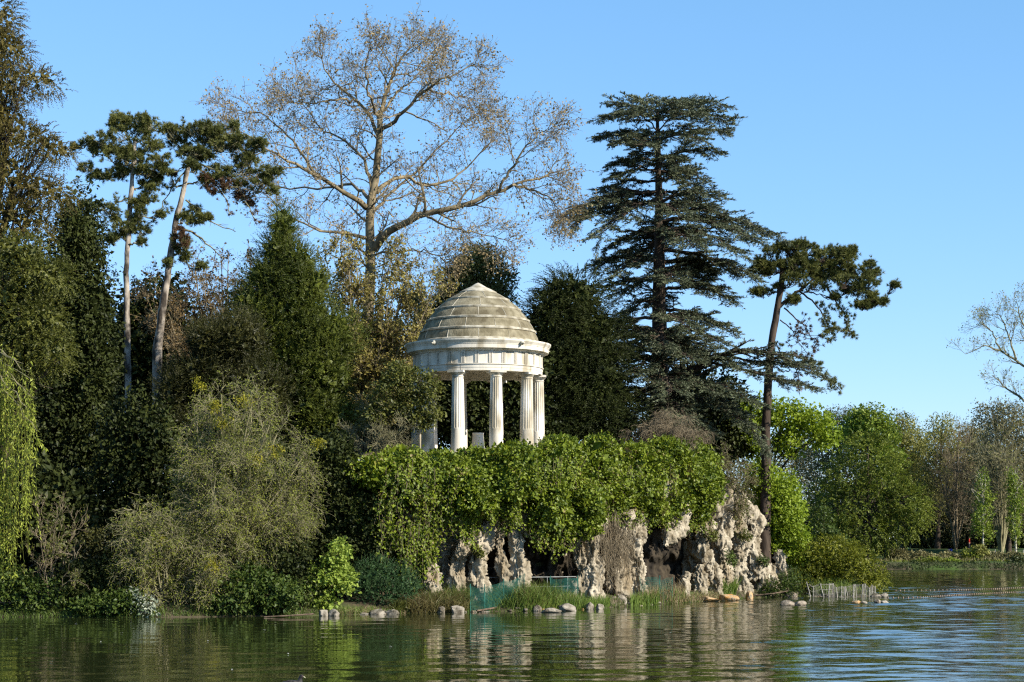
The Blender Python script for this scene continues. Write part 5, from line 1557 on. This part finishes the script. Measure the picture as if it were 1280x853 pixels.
def tuft(name, label, cat, specs, seed):
    rng = np.random.default_rng(seed)
    root = None
    for (part, mt, n, px, dpx, off, doff, h, w, lean) in specs:
        g = blades(rng, n, px, dpx, off, doff, h, w, lean)
        if root is None:
            V = np.concatenate(g.v)
            b = V.mean(0)
            b[2] = max(float(ground_z(b[0], b[1])), 0)
            root = thing(name, label, cat, b)
        obj(part, g, M[mt], root)


tuft('grass_clump', 'tall clump of mixed green and brown grass between the netting and the boulders', 'grass clump', [('green_blades', 'reed', 1500, 672, 13, .3, .5, 1.25, .022, .28), ('brown_blades', 'sedge', 700, 668, 10, .4, .5, 1.2, .02, .25)], 301)
tuft('grass_clump', 'dark green grass growing behind the green netting', 'grass clump', [('green_blades', 'grass', 1200, 632, -24, .9, .6, .85, .022, .25)], 302)
tuft('reed_clump', 'light green reeds right of the tall grass clump', 'reeds', [('blades', 'reed', 700, 716, -16, .3, .5, .8, .024, .16), ('dry_blades', 'dry', 250, 706, -14, .6, .4, .75, .02, .25)], 303)
tuft('reed_clump', 'short bright green reeds behind the two-humped stone', 'reeds', [('blades', 'reed', 420, 748, -14, .35, .4, .6, .024, .16)], 304)
tuft('reed_clump', 'stand of upright green reeds right of the pointed boulder', 'reeds', [('blades', 'reed', 620, 805, -17, .2, .5, .8, .026, .12), ('dry_blades', 'dry', 160, 812, -14, .5, .4, .9, .02, .2)], 305)
tuft('dry_reeds', 'pale dry reeds in front of the right cave', 'reeds', [('blades', 'dry', 520, 832, -24, .7, .6, 1.15, .022, .18), ('green_blades', 'reed', 240, 838, -20, .5, .5, .9, .022, .15)], 306)
tuft('dry_grass', 'dry tan grass along the bank below the right rock pillars', 'grass clump', [('blades', 'dry', 1100, 868, -32, .5, .6, .55, .02, .35), ('green_blades', 'reed', 260, 880, -30, .5, .5, .5, .02, .3)], 307)
tuft('sedge_hummock', 'brown sedge hummock over the pale stones left of the netting', 'sedge', [('brown_blades', 'sedge', 2000, 548, -34, .4, .6, 1.05, .024, .4), ('dry_blades', 'dry', 500, 545, -32, .6, .5, .95, .02, .4), ('green_blades', 'grass', 900, 560, -26, .8, .6, 1.1, .024, .35)], 308)
tuft('grass_clump', 'yellowish grass tuft between the blue-green bush and the sedge hummock', 'grass clump', [('blades', 'shrub', 420, 503, 6, .3, .3, .8, .024, .25)], 309)
tuft('grass_clump', 'low mixed grass along the waterline below the blue-green bush', 'grass clump', [('blades', 'reed', 700, 455, -48, .2, .35, .4, .022, .4), ('dry_blades', 'dry', 600, 460, -48, .15, .3, .35, .02, .45)], 310)
tuft('grass_clump', 'green grass inside the left part of the stake fence', 'grass clump', [('blades', 'reed', 420, 1028, -12, .9, .7, .75, .03, .2)], 311)
tuft('grass_clump', 'green and yellow grass inside the right part of the stake fence', 'grass clump', [('blades', 'reed', 420, 1063, -20, 1.0, .7, .75, .03, .2), ('dry_blades', 'dry', 150, 1060, -20, .9, .7, .6, .02, .3)], 312)
tuft('grass_clump', 'green grass spilling through the gap between the right rock pillars', 'grass clump', [('blades', 'reed', 420, 912, -8, 1.6, .6, 1.0, .03, .3)], 313)
g = None
rng = np.random.default_rng(320)
for (px, dpx, off, doff, n, h) in [(200, -210, .5, .5, 2600, .4), (650, -70, .6, .9, 1500, .35), (800, -110, .5, .8, 1900, .35), (960, -60, .4, .8, 900, .35), (1050, -50, 1.5, 1.4, 900, .4)]:
    g = blades(rng, n, px, dpx, off, doff, h, .022, .4, g)
tag(obj('bank_grass', g, M['grass']), kind='stuff')


def far_strip(name, mt, n, y0, y1, h, w, seed):
    rng = np.random.default_rng(seed)
    X, Y = rng.uniform(42, 84, n), rng.uniform(y0, y1, n)
    Z = np.maximum(ground_z(X, Y), 0)
    p = np.stack([X, Y, Z - .05], 1)
    hh = h * rng.uniform(.4, 1.2, n)
    return tag(obj(name, leaf_quads(p, rng.normal(0, .35, p.shape) + [0, 0, 1], rng.normal(0, 1, p.shape) + [0, -.5, 0], hh, w * rng.uniform(.6, 1.4, n)), M[mt]), kind='stuff')


far_strip('far_bank_sedge', 'fardark', 2600, 250.2, 252.2, .4, .12, 321)
far_strip('far_bank_weeds', 'fargreen', 1300, 253, 258, .45, .14, 322)
far_strip('far_bank_brush', 'farbrown', 2600, 254, 259, .7, .12, 323)


# ---- green netting fences
def netting(label, pts, H, seed, sx=.05, sz=.06, posts=()):
    rng = np.random.default_rng(seed)
    w = path([(P(x, 700, float(YS(x)) + o)) for x, o in pts], 60)
    w[:, 2] = np.maximum(ground_z(w[:, 0], w[:, 1]), 0) - .02
    root = thing('netting_fence', label, 'fence', w[0])
    d = np.r_[0, np.cumsum(np.linalg.norm(np.diff(w[:, :2], axis=0), axis=1))]
    at = lambda s: np.stack([np.interp(s, d, w[:, k]) for k in range(3)], -1)
    sag = lambda s: H * (1 - .10 * np.sin(s * 2.1) ** 2 - .05 * np.sin(s * 5.3))
    wob = lambda s, z: np.stack([.05 * np.sin(s * 3 + z * 4), .06 * np.sin(s * 4.1 + z * 2.2), 0 * s], -1)
    s = np.arange(0, d[-1], sx)
    K = 8
    f = np.linspace(0, 1, K)
    S2, F2 = np.meshgrid(s, f, indexing='ij')
    pv = at(S2) + wob(S2, F2)
    pv[..., 2] += sag(S2) * F2
    g = tubes(pv, np.full(pv.shape[:2], .0065), 3)
    f2 = np.linspace(0, 1, int(H / sz))
    s2 = np.linspace(0, d[-1], 50)
    S2, F2 = np.meshgrid(s2, f2)
    pv = at(S2) + wob(S2, F2)
    pv[..., 2] += sag(S2) * F2
    tubes(pv, np.full(pv.shape[:2], .0065), 3, g)
    obj('netting', g, M['net'], root)
    for q in posts:
        b = at(np.array(q * d[-1]))
        obj('post', tubes(np.array([[b - [0, 0, .2], b + [0, 0, H * .5], b + [0, 0, H + .08]]]), np.full((1, 3), .022), 8), M['net'], root)


netting('sagging green netting fence along the water left of the tall grass clump', [(588, -.05), (604, -.1), (625, .35), (655, .9)], 1.2, 401, posts=(0, .22, .6, 1))
netting('short green netting panel behind the light green reeds in front of the left cave', [(688, 1.5), (705, 1.4), (722, 1.6)], 1.0, 402, posts=(0, 1))
netting('thin see-through green netting in front of the right cave', [(800, .9), (822, .6), (840, .3)], 1.25, 403, sx=.09, sz=.1, posts=(.62, 1))

rl = thing('metal_railing', 'thin grey metal railing standing inside the caves', 'railing', P(600, 730, float(YS(600)) + 2.6))
w = path([P(x, 700, float(YS(x)) + 2.7) for x in (596, 640, 690, 728)], 20)
w[:, 2] = 1.5
obj('rail', tubes(w[None], np.full((1, 20), .022), 6), M['rail'], rl)
w2 = w.copy()
w2[:, 2] = 1.05
obj('rail', tubes(w2[None], np.full((1, 20), .014), 6), M['rail'], rl)
for j in (0, 4, 8, 12, 16, 19):
    obj('post', tubes(np.array([[[w[j, 0], w[j, 1], .2], [w[j, 0], w[j, 1], 1.5]]]), np.full((1, 2), .02), 6), M['rail'], rl)

tr_ = thing('terrace_fence', 'grey panel fence with posts on the terrace edge left of the ivy', 'fence', P(430, 600, 92))
fA, fB = P(412, 602, 92.0), P(452, 602, 92.6)
mid = (fA + fB) / 2
obj('panel', Geo().box((mid[0], mid[1], mid[2] + .55), (np.linalg.norm(fB - fA) / 2, .02, .5), rz=math.atan2(fB[1] - fA[1], fB[0] - fA[0])), M['rail'], tr_)
for f in (0, .5, 1):
    b = fA + (fB - fA) * f + np.array([0, -.05, 0])
    obj('post', tubes(np.array([[b - [0, 0, .6], b + [0, 0, 1.15]]]), np.full((1, 2), .03), 8), M['rail'], tr_)

# ---- the weathered stake fence at the tip
rng = np.random.default_rng(410)
sf = thing('stake_fence', 'low fence of weathered leaning stakes and wire at the tip of the island', 'fence', P(1050, 745, 116))
tops = []
for i, px in enumerate([1014, 1017, 1031, 1036, 1041, 1047, 1052, 1056, 1060, 1066, 1071, 1076, 1081, 1086, 1091, 1094]):
    Y = 114.6 + (px - 1014) * .02 + rng.normal(0, .1)
    b = P(px, 700, Y)
    b[2] = max(float(ground_z(b[0], b[1])), 0) - .2
    h = rng.uniform(.75, 1.05)
    if i in (0, 2):
        t_ = b + [-.28, 0, h + .1]
    else:
        t_ = b + [rng.normal(0, .05), rng.normal(0, .08), h]
    obj('stake', tubes(path([b, (b + t_) / 2 + rng.normal(0, .015, 3), t_], 5)[None], np.full((1, 5), rng.uniform(.022, .038)), 6), M['stake'], sf)
    tops.append(t_)
for zf in (.92, .6, .3):
    q = np.array([t_ - [0, 0, (1 - zf) * .9] for t_ in tops])
    obj('wire', tubes(q[None], np.full((1, len(q)), .009), 4), M['stake'], sf)
q0, q1 = np.array(tops[1:-1]), np.array(tops[2:])
g = Geo()
for a, b in zip(q0, q1):
    for f in np.linspace(0, 1, 7):
        c_ = a + (b - a) * f
        tubes(np.array([[c_ - [0, 0, .85], c_]]), np.full((1, 2), .006), 3, g)
obj('wire_mesh', g, M['stake'], sf)

# ---- driftwood
lg = path([P(596, 765, YW(765.5)) + [0, 0, .04], P(625, 761, YW(764)) + [0, 0, .10], P(650, 757, YW(763)) + [0, 0, .16], P(668, 755, YW(762.5)) + [0, 0, .2]], 16, .02, np.random.default_rng(3))
o = obj('fallen_branch', tubes(lg[None], np.linspace(.035, .075, 16)[None], 8), M['log'], smooth=True)
tag(recenter(o), 'long thin wet branch lying along the water below the netting', 'branch')
lg = path([P(940, 745, 113.8) + [0, 0, .1], P(965, 742, 113.5) + [0, 0, .18], P(985, 739, 114) + [0, 0, .26]], 12, .02, np.random.default_rng(4))
lg[:, 2] = np.linspace(.12, .4, 12)
o = obj('fallen_branch', tubes(lg[None], np.linspace(.05, .03, 12)[None], 8), M['log'], smooth=True)
tag(recenter(o), 'dark branch lying over the hollow left of the rock pile', 'branch')
lg = path([P(330, 772, 83.2) + [0, 0, .1], P(360, 771, 83.3), P(392, 769, 84)], 12, .02, np.random.default_rng(5))
lg[:, 2] = np.linspace(.03, .12, 12)
o = obj('fallen_branch', tubes(lg[None], np.linspace(.02, .04, 12)[None], 8), M['log'], smooth=True)
tag(recenter(o), 'thin branch lying at the water left of the maple sapling', 'branch')

# ---- two float lines across the water
for label, pts, grp in (('farther line of small floats on a rope across the water to the right edge', [(1118, 738.6), (1190, 738.2), (1240, 736.6), (1300, 734.4)], 0), ('nearer line of small floats on a rope running out from the island tip', [(1108, 747.5), (1150, 747.3), (1200, 744.2), (1240, 742), (1300, 739.5)], 1)):
    w = path([np.array([(x - CX) / F * YW(y), YW(y), .015]) for x, y in pts], 90)
    rt = thing('float_line', label, 'float line', w[0])
    obj('rope', tubes(w[None], np.full((1, 90), .009), 4), M['rope'], rt)
    d = np.r_[0, np.cumsum(np.linalg.norm(np.diff(w, axis=0), axis=1))]
    nf = min(100, int(d[-1] / .30))
    fl = None
    for s in np.linspace(.1, d[-1], nf):
        c_ = np.array([np.interp(s, d, w[:, k]) for k in range(3)])
        if fl is None:
            fl = obj('float', lathe([[.001, -.05], [.03, -.045], [.038, -.02], [.038, .02], [.03, .045], [.001, .05]], 10, c_), M['float'], rt, smooth=True)
            f0 = c_
        else:
            q = fl.copy()
            C.objects.link(q)
            q.parent = rt
            q.location = tuple(c_ - f0)

# ---- a dark duck swimming at the lower edge of the picture
Yd = 42.4
dk = np.array([(367 - CX) / F * Yd, Yd, 0.0])
duck = thing('duck', 'small dark duck with a pale bill swimming at the bottom edge', 'duck', dk)
M['duck'] = surf_mat('dark_plumage', (0.012, 0.011, 0.011), (0.05, 0.045, 0.04), 14, bump=.2, rough=.6)
M['bill'] = surf_mat('pale_bill', (0.55, 0.52, 0.36), (0.7, 0.66, 0.5), 8, bump=0, rough=.4)
M['eye'] = surf_mat('red_eye', (0.25, 0.02, 0.01), (0.3, 0.03, 0.02), 8, bump=0, rough=.2)


def ring_body(secs, S=20):
    """one continuous skin through elliptical sections (x, z, half width, half height, tilt)"""
    V = []
    a = np.arange(S) / S * 2 * PI
    for x, z, w_, h_, tl in secs:
        lx = np.sin(a) * h_ * math.sin(tl)
        V.append(np.stack([x - lx, np.cos(a) * w_, z + np.sin(a) * h_ * math.cos(tl)], 1))
    V = np.concatenate(V)
    K = len(secs)
    b = (np.arange(K - 1) * S)[:, None]
    j = np.arange(S)[None]
    j2 = (j + 1) % S
    return V, np.stack([b + j, b + j2, b + S + j2, b + S + j], -1).reshape(-1, 4)


V, Q = ring_body([(-.235, .115, .003, .003, 0), (-.21, .105, .03, .015, 0), (-.16, .075, .075, .05, 0), (-.08, .055, .105, .085, 0), (.0, .05, .11, .095, 0), (.08, .055, .10, .09, .2), (.125, .085, .075, .075, .7), (.14, .125, .05, .055, 1.2), (.142, .165, .036, .042, 1.4), (.148, .195, .036, .042, 1.1), (.165, .222, .04, .045, .6), (.185, .228, .036, .038, .2), (.205, .222, .024, .025, 0), (.215, .218, .014, .014, 0), (.218, .217, .002, .002, 0)])
obj('body', Geo().add(V + dk, Q), M['duck'], duck, smooth=True)
V, Q = ring_body([(.208, .219, .013, .014, 0), (.222, .212, .012, .010, 0), (.240, .200, .011, .007, 0), (.252, .191, .008, .004, 0), (.255, .189, .001, .001, 0)], 10)
obj('bill', Geo().add(V + dk, Q), M['bill'], duck, smooth=True)
for s in (-1, 1):
    V, Q = ring_body([(-.19, .10, .002, .004, 0), (-.12, .10, .012, .035, 0), (-.02, .085, .014, .055, 0), (.06, .075, .010, .04, 0), (.085, .07, .002, .006, 0)], 10)
    obj('wing', Geo().add(V + dk + [0, s * .095, .01], Q), M['duck'], duck, smooth=True)
    obj('eye', lathe([[.001, -.006], [.006, 0], [.001, .006]], 8, tuple(dk + [.188, s * .034, .232])), M['eye'], duck, smooth=True)

# ---- specks floating on the water
rng = np.random.default_rng(430)
pet = None
M['petal'] = leaf_mat('floating_petals', (0.45, 0.44, 0.38), (0.75, 0.74, 0.68), .2)
for px, py in [(20, 799), (64, 828), (126, 803), (152, 792), (260, 802), (290, 838), (360, 818), (430, 795), (488, 809), (586, 789), (610, 826), (702, 792), (700, 808), (838, 792), (95, 780), (330, 788)]:
    Y = YW(py)
    c_ = np.array([(px - CX) / F * Y, Y, .012])
    if pet is None:
        p = np.array([c_ + [-.03, 0, 0], c_ + [.0, .02, .008]])
        o = pet = recenter(obj('floating_leaf', leaf_quads(p, np.array([[1, .2, .1], [.3, 1, .1]]), np.array([[0, 0, 1.], [0, 0, 1.]]), .07, .05), M['petal']))
    else:
        o = pet.copy()
        C.objects.link(o)
    o.location = tuple(c_)
    o.rotation_euler = (0, 0, rng.uniform(0, 6.28))
    tag(o, 'tiny pale petal floating on the dark water', 'petal', 'pale petals floating on the water')

# ---- the figure in red on the far lawn, and what lies beside it
M['red'] = surf_mat('red_cloth', (0.42, 0.02, 0.012), (0.58, 0.035, 0.02), 4, bump=.1)
M['skin'] = surf_mat('skin', (0.45, 0.27, 0.18), (0.52, 0.32, 0.22), 6, bump=0, rough=.5)
M['trouser'] = surf_mat('dark_cloth', (0.02, 0.022, 0.03), (0.05, 0.05, 0.06), 5, bump=.1)
M['hair'] = surf_mat('brown_hair', (0.03, 0.018, 0.01), (0.07, 0.045, 0.025), 12, bump=.1)
M['blue'] = surf_mat('blue_cloth', (0.012, 0.025, 0.16), (0.02, 0.045, 0.28), 4, bump=.2)


def skin_fig(name, verts, edges, radii, mat, parent, org, sub=2):
    me = bpy.data.meshes.new(name)
    me.from_pydata([tuple(v) for v in verts], edges, [])
    me.materials.append(mat)
    o = bpy.data.objects.new(name, me)
    C.objects.link(o)
    o.parent = parent
    md = o.modifiers.new('skin', 'SKIN')
    md.use_smooth_shade = True
    sk = me.skin_vertices[0].data
    for i, rd in enumerate(radii):
        sk[i].radius = rd if isinstance(rd, tuple) else (rd, rd)
        sk[i].use_root = (i == 0)
    md2 = o.modifiers.new('sub', 'SUBSURF')
    md2.levels = md2.render_levels = sub
    ORG[o.name] = org
    return o


Yp = 277.0
pb = P(1211, 700, Yp)
pb[2] = float(ground_z(pb[0], pb[1]))
person = thing('person', 'person in a red jacket and dark trousers standing on the far lawn behind low bushes', 'person', pb)
J = {'pel': (0, 0, .92), 'bel': (.02, 0, 1.08), 'ch': (.05, 0, 1.30), 'nk': (.08, 0, 1.46), 'hd': (.11, 0, 1.57), 'ht': (.12, 0, 1.68), 'ls': (.05, -.17, 1.38), 'le': (.02, -.24, 1.12), 'lw': (.12, -.22, .90), 'lh': (.15, -.21, .82), 'rs': (.05, .17, 1.38), 're': (.04, .24, 1.12), 'rw': (.16, .20, .92), 'rh': (.19, .19, .85), 'lk': (.03, -.10, .48), 'la': (-.04, -.11, .09), 'lt': (.12, -.12, .04), 'rk': (.04, .10, .48), 'ra': (.02, .11, .09), 'rt': (.18, .12, .04)}
ks = list(J)
E = [('pel', 'bel'), ('bel', 'ch'), ('ch', 'nk'), ('nk', 'hd'), ('hd', 'ht'), ('ch', 'ls'), ('ls', 'le'), ('le', 'lw'), ('lw', 'lh'), ('ch', 'rs'), ('rs', 're'), ('re', 'rw'), ('rw', 'rh'), ('pel', 'lk'), ('lk', 'la'), ('la', 'lt'), ('pel', 'rk'), ('rk', 'ra'), ('ra', 'rt')]
RR = {'pel': (.13, .10), 'bel': (.12, .09), 'ch': (.13, .10), 'nk': .05, 'hd': .085, 'ht': .06, 'ls': .055, 'le': .042, 'lw': .03, 'lh': .03, 'rs': .055, 're': .042, 'rw': .03, 'rh': .03, 'lk': .065, 'la': .042, 'lt': .035, 'rk': .065, 'ra': .042, 'rt': .035}
skin_fig('body', [J[k] for k in ks], [(ks.index(a), ks.index(b)) for a, b in E], [RR[k] for k in ks], M['skin'], person, pb)
jk = ['bel', 'ch', 'ls', 'le', 'lw', 'rs', 're', 'rw']
skin_fig('jacket', [(.01, 0, .88)] + [J[k] for k in jk], [(0, 1), (1, 2), (2, 3), (3, 4), (4, 5), (2, 6), (6, 7), (7, 8)], [(.17, .14), (.16, .13), (.165, .13), .08, .062, .048, .08, .062, .048], M['red'], person, pb)
skin_fig('trousers', [J['pel'], J['lk'], (-.04, -.11, .12), J['rk'], (.02, .11, .12)], [(0, 1), (1, 2), (0, 3), (3, 4)], [(.15, .12), .082, .06, .082, .06], M['trouser'], person, pb)
skin_fig('hair', [(.09, 0, 1.60), (.10, 0, 1.68), (.05, 0, 1.55)], [(0, 1), (0, 2)], [.10, .085, .07], M['hair'], person, pb)
bb = P(1187, 700, 270)
bb[2] = float(ground_z(bb[0], bb[1]))
o = obj('blue_bundle', boulder_geo(bb + [0, 0, .3], (.42, .35, .28), 91.0), M['blue'], smooth=True)
tag(recenter(o), 'dark blue bundle lying on the far lawn left of the red figure', 'bundle')
for px, lb in ((1244, 'short pale post right of the forked poplar on the far bank'), (1279, 'short pale post at the right edge of the far bank')):
    b = P(px, 690, 259)
    b[2] = float(ground_z(b[0], b[1]))
    g = tubes(np.array([[b - [0, 0, .2], b + [0, 0, .9], b + [.02, 0, 1.25]]]), np.array([[.07, .065, .055]]), 8)
    lathe([[.055, 1.25], [.03, 1.29], [.002, 1.30]], 8, (b[0] + .02, b[1], b[2]), g)
    tag(recenter(obj('post', g, M['stake'])), lb, 'post')
